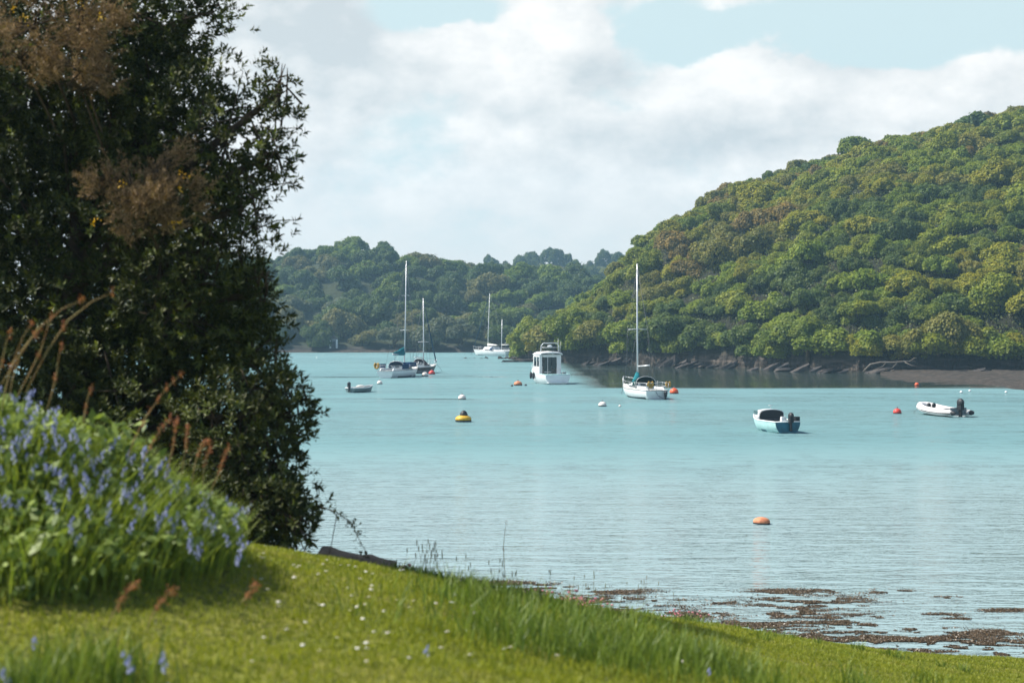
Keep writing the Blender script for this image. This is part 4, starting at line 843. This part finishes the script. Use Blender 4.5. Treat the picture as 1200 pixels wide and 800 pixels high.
V2, F2 = cards(Pp, Nn, s * 1.6, s * .8, RNG)
o = link('bank_foliage', np_mesh('bank_foliage', V2, [F2], M_under)); tag(o, 'broad leafy wildflower foliage on the rounded bank', 'wild plants', kind='stuff')

# bluebells: one built, the rest copied
def bluebell_meshes(seed):
    rng = random.Random(seed); st = MB(); st.tube([(0, 0, -.1), (.0, 0, .12), (.015, 0, .2), (.04, 0, .25), (.07, 0, .265)], [.004, .0035, .003, .002, .0015], 5)
    fl = MB()
    for i in range(6):
        f = .25 + .75 * i / 5; c = Vector((0, 0, .13)).lerp(Vector((.07, 0, .262)), f) ; q = i * 2.4; off = Vector((math.cos(q), math.sin(q), 0)) * .016 + Vector((.008, 0, -.012))
        p = c + off; fl.lathe([(.002, .012), (.008, .006), (.0095, -.010), (.014, -.017)], p, 6)
        fl.tube([c, p + Vector((0, 0, .012))], .0012, 3)
    return st, fl
_st, _fl = bluebell_meshes(1)
bb0 = thing('bluebell', (0, 0, 0), None, 'flower', 0, 'bluebells on the bank'); _st.build('stem', M_bstem, bb0); _fl.build('blossom', M_blue, bb0)
spots = []
while len(spots) < 150:
    px = random.uniform(-20, 290); py = random.gauss(np.interp(px, [0, 280], [520, 610]), 45)
    top = np.interp(px, [0, 60, 120, 200, 280], [465, 490, 530, 560, 600])
    if not (top - 2 < py < np.interp(px, [0, 280], [640, 680])): continue
    # first hit of the sight line on the mound surface (0.2 m of plants on it)
    for d in np.arange(6.2, 9.6, .05):
        x0 = (px - 600) / FPX * d; zz = CAM_H - (py - HOR) / FPX * d; zb_ = float(bank_z(np.array([x0]), np.array([d]))[0])
        if zz < zb_ + .22: spots.append((x0, d, zb_ + .19, px, py)); break
extra = [(155, 745, 5.6), (196, 745, 5.6), (180, 770, 5.4), (162, 778, 5.3), (15, 760, 5.6), (222, 790, 5.2), (302, 796, 5.2), (624, 718, 8.5), (690, 735, 8.0), (497, 772, 6.8), (810, 780, 8.4), (825, 800, 8.0), (40, 722, 6.4)]
where = []
for px, py, d in extra:
    x0 = (px - 600) / FPX * d; zb_ = float(bank_z(np.array([x0]), np.array([d]))[0]); spots.append((x0, d, zb_ - .1 + max(0, (CAM_H - (py - HOR) / FPX * d) - zb_ - .13), px, py))
lawn_lab = ['paired bluebell standing in the lawn before the bank', 'darker bluebell in the lawn next to its pair', 'bluebell below the lawn pair', 'small bluebell at the foot of the lawn group', 'lone bluebell on the lawn by the picture corner', 'bluebell with dim flowers low in the lawn', 'bluebell at the lower picture edge in mown grass', 'single bluebell on a stem over the bank-edge grass', 'bluebell in the long grass down from the single stem', 'stray violet bluebell in open mown lawn', 'bluebell beside long tufts near the lower picture edge', 'bluebell lowest in the long tufts', 'pale bluebell at the dark foot of the bank']
for i, (x0, y0, z0, px, py) in enumerate(spots):
    o = bb0 if i == 0 else copy_tree(bb0)
    o.location = (x0, y0, z0); o.rotation_euler = (random.uniform(-.15, .15), random.uniform(-.15, .15), random.uniform(0, 6.28)); o.scale = (random.uniform(.4, .64) if i < 150 else random.uniform(.5, .65),) * 3
    if i < 150: o['label'] = 'violet-blue bluebell among the green leaves of the rounded bank'
    else: o['label'] = lawn_lab[i - 150]; o['group'] = 'bluebells in the lawn'
# sorrel stalks
def stalk(base, mid, tip, clusters, label, r=.004):
    t = thing('sorrel', base, label, 'wild plant', 0, 'red sorrel stalks'); o0 = Vector(base)
    pts = [Vector(base), Vector(base).lerp(Vector(mid), .5) + (Vector(mid) - (Vector(base) + Vector(tip)) / 2) * .2, Vector(mid), Vector(mid).lerp(Vector(tip), .55) + Vector((0, 0, .02)), Vector(tip)]
    MB().tube([p - o0 for p in pts], [r, r * .9, r * .8, r * .6, r * .35], 5).build('stem', M_sstem, t)
    rng = np.random.default_rng(len(label) * 7 + int(abs(base[0]) * 1000)); P = []
    for k in range(clusters):
        f = .45 + .55 * k / max(clusters - 1, 1); q = f * 4; i = min(int(q), 3); c = pts[i].lerp(pts[i + 1], q - i) - o0
        P.append(np.array(c) + rng.normal(0, 1, (16, 3)) * np.array([.006, .006, .013]))
    P = np.concatenate(P); V, F = cards(P, rnd_dir(len(P), rng), rng.uniform(.007, .014, len(P)), rng.uniform(.006, .01, len(P)), rng)
    link('blossom', np_mesh('blossom', V, [F], M_sorrel), t)
SK = [((2, 480), (15, 425), (37, 378), 7.2, 'pale arching seed stalk closest to the picture edge, short'), ((2, 450), (45, 385), (95, 352), 7.2, 'long arching stalk, lower of the two long arches over the bank'), ((20, 465), (48, 410), (62, 370), 7.3, 'thin pale seed stalk between the two long arches'), ((55, 480), (66, 440), (72, 405), 7.4, 'slender upright seed stalk under the long arches'), ((-5, 455), (3, 420), (12, 390), 7.1, 'pale stalk cut by the picture edge'), ((30, 460), (80, 375), (132, 343), 7.2, 'longest arching stalk reaching over the dark evergreen'), ((10, 470), (22, 420), (45, 390), 7.2, 'short reddish stalk under the long arches'), ((98, 495), (101, 475), (107, 457), 7.6, 'single thin stalk with one red tip, past the long arches'), ((150, 535), (170, 490), (212, 438), 7.8, 'tall red sorrel leaning toward the water above the bank'), ((165, 545), (178, 520), (200, 490), 7.9, 'red sorrel under the tall leaning one'), ((195, 560), (203, 520), (208, 490), 8.0, 'upright red sorrel in the middle of the group'), ((212, 560), (218, 520), (220, 500), 8.0, 'upright slender sorrel next to the middle of the group'), ((225, 570), (232, 530), (246, 516), 8.1, 'hooked sorrel with nodding red tip'), ((238, 570), (240, 540), (248, 525), 8.1, 'small nodding sorrel behind the hooked one'), ((245, 580), (258, 550), (268, 525), 8.2, 'last red sorrel of the group, nearest the water'), ((125, 735), (140, 705), (162, 684), 6.3, 'orange sorrel stalk at the shady foot of the bank'), ((172, 740), (184, 710), (205, 693), 6.3, 'orange sorrel beside its twin at the foot of the bank'), ((283, 705), (290, 698), (303, 686), 7.2, 'short orange sorrel lying on the lawn beside the bank'), ((592, 676), (590, 640), (593, 612), 14.2, 'lone thin stalk with red tip standing against the water')]
for b_, m_, t_, d, lab in SK: stalk(at(*b_, d), at(*m_, d + .03), at(*t_, d - .02), (2 if 'arch' in lab or 'pale' in lab or 'slender upright seed' in lab else 6) if d < 10 else 2, lab, .0032 if d < 10 else .004)
# daisies
b = MB(); b.lathe([(.001, .012), (.011, .013), (.013, .010), (.004, .006)], n=10, m=0); b.ell((0, 0, .0135), (.004, .004, .002), 8, 5, m=1); b.tube([(0, 0, -.03), (0, 0, .008)], .001, 4, m=2)
dz0 = b.build('daisy', [M_daisy, M_gyellow, M_bstem]); first = True; nd = 0
while nd < 75:
    px = random.uniform(285, 560) if random.random() < .8 else random.uniform(300, 820); py = random.uniform(650, 790) if px < 520 else random.uniform(690, 795); 
    for d in np.arange(5.5, 15, .1):
        x0 = (px - 600) / FPX * d; zz = CAM_H - (py - HOR) / FPX * d; zb_ = float(bank_z(np.array([x0]), np.array([d]))[0])
        if zz < zb_: break
    else: continue
    if py > 720 and random.random() < .65: continue
    o = dz0 if first else dz0.copy()
    if not first: C.objects.link(o)
    first = False; o.location = (x0, d, zb_ + .028); o.rotation_euler = (random.uniform(-.3, .3), random.uniform(-.3, .3), random.uniform(0, 6)); o.scale = (random.uniform(.6, .95),) * 3
    tag(o, 'white daisy in the short mown lawn grass', 'flower', 'daisies scattered on the lawn'); nd += 1
# thrift
for px, py, d, r, lab in [(464, 664, 13.4, .10, 'pink thrift cushion by the end of the stone ledge'), (800, 717, 26.2, .3, 'pink thrift cushion where lawn, weed and water meet'), (640, 693, 15.0, .15, 'sparse pink thrift on the bank edge before the weed'), (690, 702, 16.4, .15, 'pink thrift on the bank edge over the widest weed'), (660, 700, 15.5, .1, 'smallest pink thrift clump of the bank edge')]:
    c = at(px, py, d); zg = float(bank_z(np.array([c.x]), np.array([d]))[0]); t = thing('thrift', (c.x, d, zg), lab, 'flower', 0, 'pink thrift along the shore')
    m = 26; P = np.stack([RNG.normal(0, r, m), RNG.normal(0, r * .7, m), RNG.uniform(.7, 1.1, m) * max(c.z - zg, .06)], 1)
    b = MB(); fb_ = MB()
    for p in P: b.tube([(p[0] * .7, p[1] * .7, 0), p], .0018, 3); fb_.ell(tuple(p), (.012 + .0004 * d, .012 + .0004 * d, .011), 6, 4)
    b.build('foliage', M_bstem, t); fb_.build('blossom', M_pink, t)  # the foliage part here holds only the thrift's flower stems
# stone ledge at the lawn's end
c0 = at(372, 657, 13.0); c1 = at(463, 674, 13.3)
b = MB(); k = 9
for i in range(k + 1):
    pass
rws = []
for i in range(k + 1):
    f = i / k; p = c0.lerp(c1, f); j = lambda: random.uniform(-.015, .015)
    rws.append([(p.x + j(), p.y - .14, p.z - .35), (p.x + j(), p.y - .13, p.z + .0 + j()), (p.x + j(), p.y - .06, p.z + .075 + j()), (p.x + j(), p.y + .22, p.z + .11 + j()), (p.x + j(), p.y + .3, p.z - .02 + j()), (p.x + j(), p.y + .32, p.z - .6)])
b.grid(rws, smooth=False); b.add(rws[-1], [tuple(range(6))]); b.add(rws[0], [tuple(range(5, -1, -1))])
o = b.build('stone_ledge', M_stone); tag(o, 'brown stone ledge ending the lawn under the evergreen', 'ledge')

# ------------------------------------------------------------------ the big evergreen
def leaves5(P, D, Up, Ln, Wd, mats_rand, rng):
    n = len(P); D = unit(D); side = unit(np.cross(D, Up)); nn = np.cross(side, D); Ln = Ln[:, None]; Wd = Wd[:, None]
    tip = P + D * Ln - nn * Ln * .18; mid = P + D * Ln * .5
    V = np.stack([P, mid + side * Wd + nn * Wd * .3, mid, mid - side * Wd + nn * Wd * .3, tip], 1).reshape(-1, 3)
    k = np.arange(n)[:, None] * 5
    F = np.stack([k + [0, 2, 1], k + [0, 3, 2], k + [1, 2, 4], k + [2, 3, 4]], 1).reshape(-1, 3)
    return V, F, np.repeat(mats_rand, 4)
BL = [(80, 70, 160, 170, 14.2, .8), (262, 160, 82, 92, 13.4, .30), (228, 325, 92, 112, 13.2, .8), (90, 330, 190, 190, 14.4, 1), (290, 520, 72, 100, 12.6, .85), (300, 600, 66, 52, 12.2, .8), (170, 520, 150, 140, 13.6, 1), (308, 425, 34, 52, 12.9, .5), (178, 20, 84, 78, 14.0, .5), (-90, 200, 200, 300, 15, .8), (40, 620, 200, 120, 13.8, .8), (285, 245, 36, 50, 13.2, .2), (325, 110, 22, 46, 13.3, .22), (338, 485, 32, 42, 12.5, .4), (348, 620, 24, 42, 12.0, .4), (230, 590, 120, 70, 12.8, 1), (318, 180, 30, 40, 13.3, .25), (300, 345, 26, 40, 13.0, .35), (180, 160, 90, 110, 13.8, .7)]
rng = np.random.default_rng(5)
tips = []; tdir = []; dens = []
for px, py, rx, ry, d, q in BL:
    c = np.array(at(px, py, d)); rr = np.array([rx, (rx + ry) / 2 * .85, ry]) / FPX * d
    area = 4 * PI * (rr.prod() ** (2 / 3)); m = int(area * 235 * q)
    dv = rnd_dir(m, rng); sh = np.where(rng.random(m) < .7, rng.uniform(.86, 1.08, m), rng.uniform(.45, .9, m))
    lump = 1 + .22 * np.sin(dv[:, 0] * 7 + px) * np.sin(dv[:, 2] * 8 + py) + .10 * np.sin(dv[:, 1] * 13 + d * 9 + dv[:, 2] * 11)
    tips.append(c + dv * rr * (sh * lump)[:, None]); tdir.append(unit(dv + np.array([0, 0, .5]) + rng.normal(size=dv.shape) * .35))
T = np.concatenate(tips); TD = np.concatenate(tdir)
gz = bank_z(T[:, 0], T[:, 1], False); keep = T[:, 2] > gz + .03; T = T[keep]; TD = TD[keep]
# sprigs that stick out against the sky
xs = [at(348, 258, 13.2), at(352, 185, 13.3), at(350, 150, 13.3), at(345, 215, 13.3), at(312, 238, 13.2), at(322, 265, 13.2), at(306, 292, 13.2), at(381, 483, 12.5), at(362, 455, 12.5), at(352, 135, 13.3), at(340, 90, 13.3), at(310, 60, 13.4), at(290, 8, 13.6), at(300, 35, 13.5)]
T = np.r_[T, np.array([tuple(p) for p in xs])]; TD = np.r_[TD, unit(np.tile([.8, -.2, .5], (len(xs), 1)) + rng.normal(size=(len(xs), 3)) * .2)]
nl = 8; m = len(T); P = np.repeat(T, nl, 0); A = np.repeat(TD, nl, 0)
e1 = unit(np.cross(A, np.tile([.3, .2, .9], (len(A), 1)))); e2 = np.cross(A, e1); ang = np.tile(np.arange(nl) * 2.4, m) + np.repeat(rng.uniform(0, 6, m), nl)
spr = np.tile(np.linspace(.25, 1.3, nl), m)[:, None]
D = A * .75 + (e1 * np.cos(ang)[:, None] + e2 * np.sin(ang)[:, None]) * spr + rng.normal(size=A.shape) * .12
P = P - A * (np.tile(np.linspace(0, .06, nl), m))[:, None]
young = np.repeat((rng.random(m) < .17), nl).astype(int)
V, F, mi = leaves5(P, D, A, rng.uniform(.048, .09, len(P)), rng.uniform(.010, .017, len(P)), young, rng)
ev = thing('evergreen_tree', (-4.2, 13.8, float(bank_z(np.array([-4.2]), np.array([13.8]))[0])), 'huge dark glossy-leaved evergreen overhanging the water beside the bluebell bank', 'tree')
o0 = np.array(ev.location)
link('crown', np_mesh('crown', V - o0, [F], [M_bush, M_bushtip], mi), ev)
b = MB(); roots = [(-.3, 0, 0), (.2, .1, 0), (.5, -.3, 0), (-.8, .2, 0)]
b.tube([(0, 0, -.3), (.05, 0, .8), (-.1, .1, 1.8), (0, 0, 3.0)], [.2, .17, .13, .08], 9)
b.tube([(.3, -.2, -.3), (.9, -.5, .6), (1.3, -.8, 1.3)], [.12, .1, .05], 8); b.tube([(-.3, .1, -.3), (-.9, .3, 1.2), (-1.2, .5, 2.5)], [.13, .1, .06], 8)
b.build('trunk', M_bark, ev)
b = MB()
for px, py, rx, ry, d, q in BL:
    c = np.array(at(px, py, d)) - o0; s = (0, 0, max(.3, min(c[2] - .5, 2.4)))
    b.tube([s, (s + c) / 2 + np.array([0, 0, .15]), c], [.06, .045, .03], 6)
    rr = np.array([rx, (rx + ry) / 2 * .85, ry]) / FPX * d
    for i in range(40 if q > .6 else 14):
        dv = rnd_dir(1, rng)[0]; e = c + dv * rr * .95; s0_ = c + rng.normal(size=3) * rr * .35; b.tube([s0_, (s0_ + e) / 2 + np.array([0, 0, .05]), e], [.011, .008, .003], 4)
for p in xs[:9]:
    q = np.array(p) - o0; b.tube([q + np.array([-.45, .1, -.1]), q + np.array([-.2, .05, .0]), q], [.008, .006, .003], 4)
b.build('limb', M_bark, ev)
# trailing bramble over the water
tr_ = [at(372, 592, 12.1), at(395, 600, 12.0), at(412, 612, 12.0), at(420, 630, 12.0), at(432, 652, 12.0)]; bt = thing('bramble', tr_[0], 'trailing leafy bramble hanging from the evergreen against the water', 'plant')
b = MB(); b.tube([p - tr_[0] for p in tr_], [.006, .005, .004, .003, .002], 4); b.tube([tr_[1] - tr_[0], at(388, 640, 12) - tr_[0], at(384, 655, 12) - tr_[0]], [.004, .003, .002], 4); b.build('stem', M_bark, bt)
P = []
for i in range(4):
    for f in np.linspace(0, 1, 12): P.append(np.array(tr_[i].lerp(tr_[i + 1], f) - tr_[0]) + rng.normal(0, .02, 3))
P = np.array(P * 2); P += rng.normal(0, .012, P.shape); P *= 1.0
V, F, mi = leaves5(P, rnd_dir(len(P), rng), np.tile([0, 0, 1.], (len(P), 1)) + rng.normal(size=P.shape) * .3, rng.uniform(.03, .055, len(P)), rng.uniform(.008, .014, len(P)), np.zeros(len(P), int), rng)
link('foliage', np_mesh('foliage', V, [F], M_bush), bt)
# gorse, dry brown, two bushes in front of the evergreen
def gorse(blobs, n, loc_px, label, fl):
    base = at(*loc_px); base.z = float(bank_z(np.array([base.x]), np.array([base.y]))[0]); g = thing('gorse_bush', base, label, 'shrub', 0, 'dry gorse bushes')
    P = []; DR = []; b = MB(); o = np.array(base); top = []
    for px, py, rx, ry, d in blobs:
        c = np.array(at(px, py, d)); rr = np.array([rx, rx, ry]) / FPX * d; m = int(n * rx * ry / 3000)
        # short spiny shoots
        sub = c + rng.normal(size=(7, 3)) * rr * .55; e = sub[rng.integers(0, 7, m)] + rng.normal(size=(m, 3)) * rr * .17
        for p in e:
            k = 30; f = rng.random(k)[:, None]; dr = unit((p - c) * 1.2 + np.array([.06, 0, .2]) + rng.normal(size=3) * .12); P.append(p + dr * rng.uniform(.08, .2) * f); DR.append(dr * .8 + rnd_dir(k, rng) * .8)
        b.tube([(0, 1.9, -.2), (c - o) * .5 + np.array([0, 1.7, 0]), (c - o) * .85 + np.array([0, 1.2, 0]), c - o], [.03, .022, .014, .008], 5); top.append((c, rr))
        for i in range(14): dv = rnd_dir(1, rng)[0]; b.tube([c - o, c - o + dv * rr * .5, c - o + dv * rr], [.008, .005, .002], 4)
    P = np.concatenate(P); V, F, _ = leaves5(P - o, np.concatenate(DR), rnd_dir(len(P), rng), rng.uniform(.025, .05, len(P)), rng.uniform(.002, .0042, len(P)), np.zeros(len(P), int), rng)
    link('foliage', np_mesh('foliage', V, [F], M_gorse), g); b.build('stem', M_bark, g)
    Q = np.array([np.array(at(px, py, d)) + rng.normal(0, .018, 3) for px, py, d in fl for _ in range(12)])
    V, F = cards(Q - o, rnd_dir(len(Q), rng), rng.uniform(.014, .024, len(Q)), rng.uniform(.012, .018, len(Q)), rng); link('blossom', np_mesh('blossom', V, [F], M_gyellow), g)
gorse([(40, 30, 60, 50, 12.3), (95, 20, 40, 40, 12.3), (25, 70, 40, 30, 12.3), (95, 85, 45, 30, 12.3), (95, 105, 25, 16, 12.2)], 360, (20, 700, 12.3), 'brown dry gorse high in the corner over the evergreen', [(30, 24, 12), (17, 10, 12), (118, 20, 12), (95, 5, 12)])
gorse([(180, 200, 30, 28, 12.2), (155, 225, 38, 30, 12.1), (195, 225, 30, 30, 12.1), (170, 262, 35, 28, 12.1), (120, 215, 18, 16, 12.1)], 430, (120, 690, 12.2), 'lower brown dry gorse with yellow flowers in the middle of the evergreen', [(213, 203, 11.9), (218, 206, 11.9), (210, 221, 11.9), (202, 263, 11.9), (207, 260, 11.9), (142, 218, 11.9), (110, 261, 11.9)])
# a couple of far leafy twigs on the left front, catching the sun
# ------------------------------------------------------------------ seaweed
WP = [(560, 690, 120, 6), (600, 684, 80, 4), (520, 680, 50, 4), (800, 720, 90, 5), (840, 706, 60, 3), (740, 704, 80, 4), (1180, 715, 50, 3), (640, 690, 90, 7), (720, 692, 70, 7), (700, 711, 150, 15), (570, 684, 70, 6), (950, 706, 110, 13), (915, 693, 65, 5), (975, 692, 35, 4), (925, 719, 60, 9), (1000, 729, 90, 16), (1075, 735, 55, 8), (890, 733, 90, 12), (1060, 752, 190, 22), (1100, 721, 40, 4), (1165, 741, 60, 5), (1180, 764, 70, 9), (1040, 693, 50, 4), (860, 742, 60, 8), (780, 722, 70, 7), (1110, 700, 30, 2), (1150, 755, 90, 9), (660, 703, 120, 8), (1000, 745, 120, 9), (1130, 725, 40, 2)]
Ps = []
for px, py, w_, h_ in WP:
    m = int(w_ * h_ * 20)
    ax_ = px + rng.normal(0, w_ * .31, m); ay_ = py + rng.normal(0, h_ * .31, m)
    d = CAM_H * FPX / (ay_ - HOR); X_ = (ax_ - 600) / FPX * d
    ok = fbm(X_ * .8, d * 2.2, 91) + fbm(X_ * 3, d * 7, 95) * .8 > .84; Ps.append(np.stack([X_[ok], d[ok], np.zeros(ok.sum())], 1))
P = np.concatenate(Ps); P[:, 2] = np.maximum(bank_z(P[:, 0], P[:, 1], False), 0) + rng.random(len(P)) ** 2 * .022 + .004
Nn = unit(np.array([0, -.2, 1.]) + rng.normal(size=P.shape) * .45); s = rng.uniform(.010, .034, len(P))
V, F = cards(P, Nn, s * 1.8, s * .7, rng, .1)
o = link('seaweed', np_mesh('seaweed', V, [F], M_weed)); tag(o, 'brown bladderwrack seaweed along the water edge', 'seaweed', kind='stuff')

# ------------------------------------------------------------------ haze
hm, nt, N, L = new_mat('haze_air'); N.remove(N['Principled BSDF']); v = N.new('ShaderNodeVolumePrincipled')
v.inputs['Density'].default_value = .0004; v.inputs['Color'].default_value = (.45, .78, 1.0, 1); v.inputs['Anisotropy'].default_value = .2
L.new(v.outputs[0], N['Material Output'].inputs['Volume'])
HB = (-430, 530, -70, 720, -2.6, 82)
b = MB(); b.box(((HB[0] + HB[1]) / 2, (HB[2] + HB[3]) / 2, (HB[4] + HB[5]) / 2), (HB[1] - HB[0], HB[3] - HB[2], HB[5] - HB[4])); o = b.build('haze', hm); o['kind'] = 'stuff'

# ------------------------------------------------------------------ light and sky
SUN = Vector((-.97, .10, 0)).normalized() * math.cos(R(51)) + Vector((0, 0, math.sin(R(51))))
sl = bpy.data.lights.new('sun', 'SUN'); sl.energy = 5.0; sl.angle = R(.55); sl.color = (1, .95, .86)
so = bpy.data.objects.new('sun', sl); C.objects.link(so); so.rotation_euler = SUN.to_track_quat('Z', 'Y').to_euler(); so.location = (-60, 0, 90)
W = bpy.data.worlds.new('World'); S.world = W; W.use_nodes = True; nt = W.node_tree; N, L = nt.nodes, nt.links
bg = N['Background']; sky = N.new('ShaderNodeTexSky'); sky.sky_type = 'NISHITA'; sky.sun_disc = False; sky.sun_elevation = R(51); sky.sun_rotation = math.atan2(SUN.x, SUN.y)
sky.air_density = 1.0; sky.dust_density = 1.2; sky.ozone_density = 1.0
STR = .10; bg.inputs['Strength'].default_value = STR
tc = N.new('ShaderNodeTexCoord'); sp = N.new('ShaderNodeSeparateXYZ'); L.new(tc.outputs['Generated'], sp.inputs[0])
az0 = mth(nt, 'ARCTAN2', sp.outputs['X'], sp.outputs['Y']); el0 = mth(nt, 'ARCSINE', sp.outputs['Z'])
cb = N.new('ShaderNodeCombineXYZ'); L.new(az0, cb.inputs[0]); L.new(mth(nt, 'MULTIPLY', el0, 1.6), cb.inputs[1])
nc = N.new('ShaderNodeTexNoise'); nc.inputs['Scale'].default_value = 16; nc.inputs['Detail'].default_value = 7; nc.inputs['Roughness'].default_value = .55; L.new(cb.outputs[0], nc.inputs[0])
sc_ = N.new('ShaderNodeSeparateColor'); L.new(nc.outputs['Color'], sc_.inputs[0])
az = mth(nt, 'ADD', az0, mth(nt, 'MULTIPLY', mth(nt, 'SUBTRACT', sc_.outputs[0], .5), .07)); el = mth(nt, 'ADD', el0, mth(nt, 'MULTIPLY', mth(nt, 'SUBTRACT', sc_.outputs[1], .5), .05))
def blob(px, py, rx, ry, w_):
    a = math.atan((px - 600) / FPX); e = math.atan((HOR - py) / FPX)
    u = mth(nt, 'MULTIPLY', mth(nt, 'SUBTRACT', az, a), FPX / rx); v_ = mth(nt, 'MULTIPLY', mth(nt, 'SUBTRACT', el, e), FPX / ry)
    q = mth(nt, 'ADD', mth(nt, 'MULTIPLY', u, u), mth(nt, 'MULTIPLY', v_, v_))
    return mth(nt, 'MULTIPLY', mth(nt, 'EXPONENT', mth(nt, 'MULTIPLY', q, -1)), w_)
def total(base, bl):
    t = base
    for b_ in bl: t = mth(nt, 'ADD', t, blob(*b_))
    return t
def shifted(dx, dy):
    n = N.new('ShaderNodeVectorMath'); n.operation = 'ADD'; L.new(cb.outputs[0], n.inputs[0]); n.inputs[1].default_value = (dx, dy, 0); return n.outputs[0]
nf = noise(nt, cb.outputs[0], 9, 10, .6); ns_ = noise(nt, shifted(-.014, .026), 9, 10, .6)
relief = mth(nt, 'MULTIPLY', mth(nt, 'SUBTRACT', nf, ns_), 2.6)
cov = total(mth(nt, 'ADD', .86, mth(nt, 'MULTIPLY', mth(nt, 'SUBTRACT', nf, .5), 1.3)), [(1080, 35, 270, 48, -1.1), (800, 45, 75, 35, -.75), (515, 8, 80, 24, -.9), (740, 115, 60, 20, -.3), (640, 40, 110, 45, .5), (880, 85, 50, 40, .7), (1000, 105, 200, 26, .5), (480, 160, 90, 60, -.25), (560, 280, 400, 40, -.25)])
cov = mth(nt, 'MULTIPLY', ramp(nt, cov, .42, .74), mth(nt, 'MULTIPLY', ramp(nt, el0, .6, .27), ramp(nt, sp.outputs['Y'], -.1, .6)))
shd = total(mth(nt, 'ADD', .55, mth(nt, 'MULTIPLY', mth(nt, 'SUBTRACT', noise(nt, cb.outputs[0], 11, 7, .6), .5), .9)), [(370, 45, 85, 65, -.75), (640, 30, 100, 45, .35), (560, 90, 80, 40, .2), (700, 75, 70, 25, -.3), (880, 70, 50, 32, .4), (1020, 105, 190, 24, .25), (840, 165, 160, 24, -.35), (770, 215, 90, 16, .3), (490, 195, 60, 26, .25), (470, 235, 30, 14, .2)])
shd = mth(nt, 'MULTIPLY', mth(nt, 'ADD', shd, mth(nt, 'MULTIPLY', relief, ramp(nt, el0, .04, .13, .35, 1))), 1, clamp=True)
k = 1 / STR / 1.56
cl = mixc(nt, shd, (.60 * k, .65 * k, .672 * k), (.98 * k, .965 * k, .94 * k))
clear = mixc(nt, mth(nt, 'MULTIPLY', ramp(nt, el0, .5, .25), ramp(nt, sp.outputs['Y'], .0, .6)), sky.outputs[0], (.61 * k, .755 * k, .785 * k))      # milky turquoise low down, Nishita blue above
low = mixc(nt, mth(nt, 'MULTIPLY', ramp(nt, el0, .12, .02), ramp(nt, sp.outputs['Y'], .0, .6)), mixc(nt, cov, clear, cl), (.73 * k, .78 * k, .79 * k))
L.new(low, bg.inputs['Color'])

# ------------------------------------------------------------------ camera
cd = bpy.data.cameras.new('camera'); cam = bpy.data.objects.new('camera', cd); C.objects.link(cam); S.camera = cam
cam.location = (0, 0, CAM_H); cam.rotation_euler = (PI / 2, 0, 0); cd.lens = 50; cd.sensor_width = 36; cd.shift_y = -17 / 1200
cd.clip_end = 5000; cd.clip_start = .1; cd.dof.use_dof = True; cd.dof.focus_distance = 50; cd.dof.aperture_fstop = 2.2
S.view_settings.view_transform = 'Standard'; S.view_settings.look = 'None'; S.view_settings.exposure = .8; S.view_settings.gamma = 1
S.cycles.max_bounces = 8; S.cycles.volume_bounces = 0; S.cycles.use_denoising = True
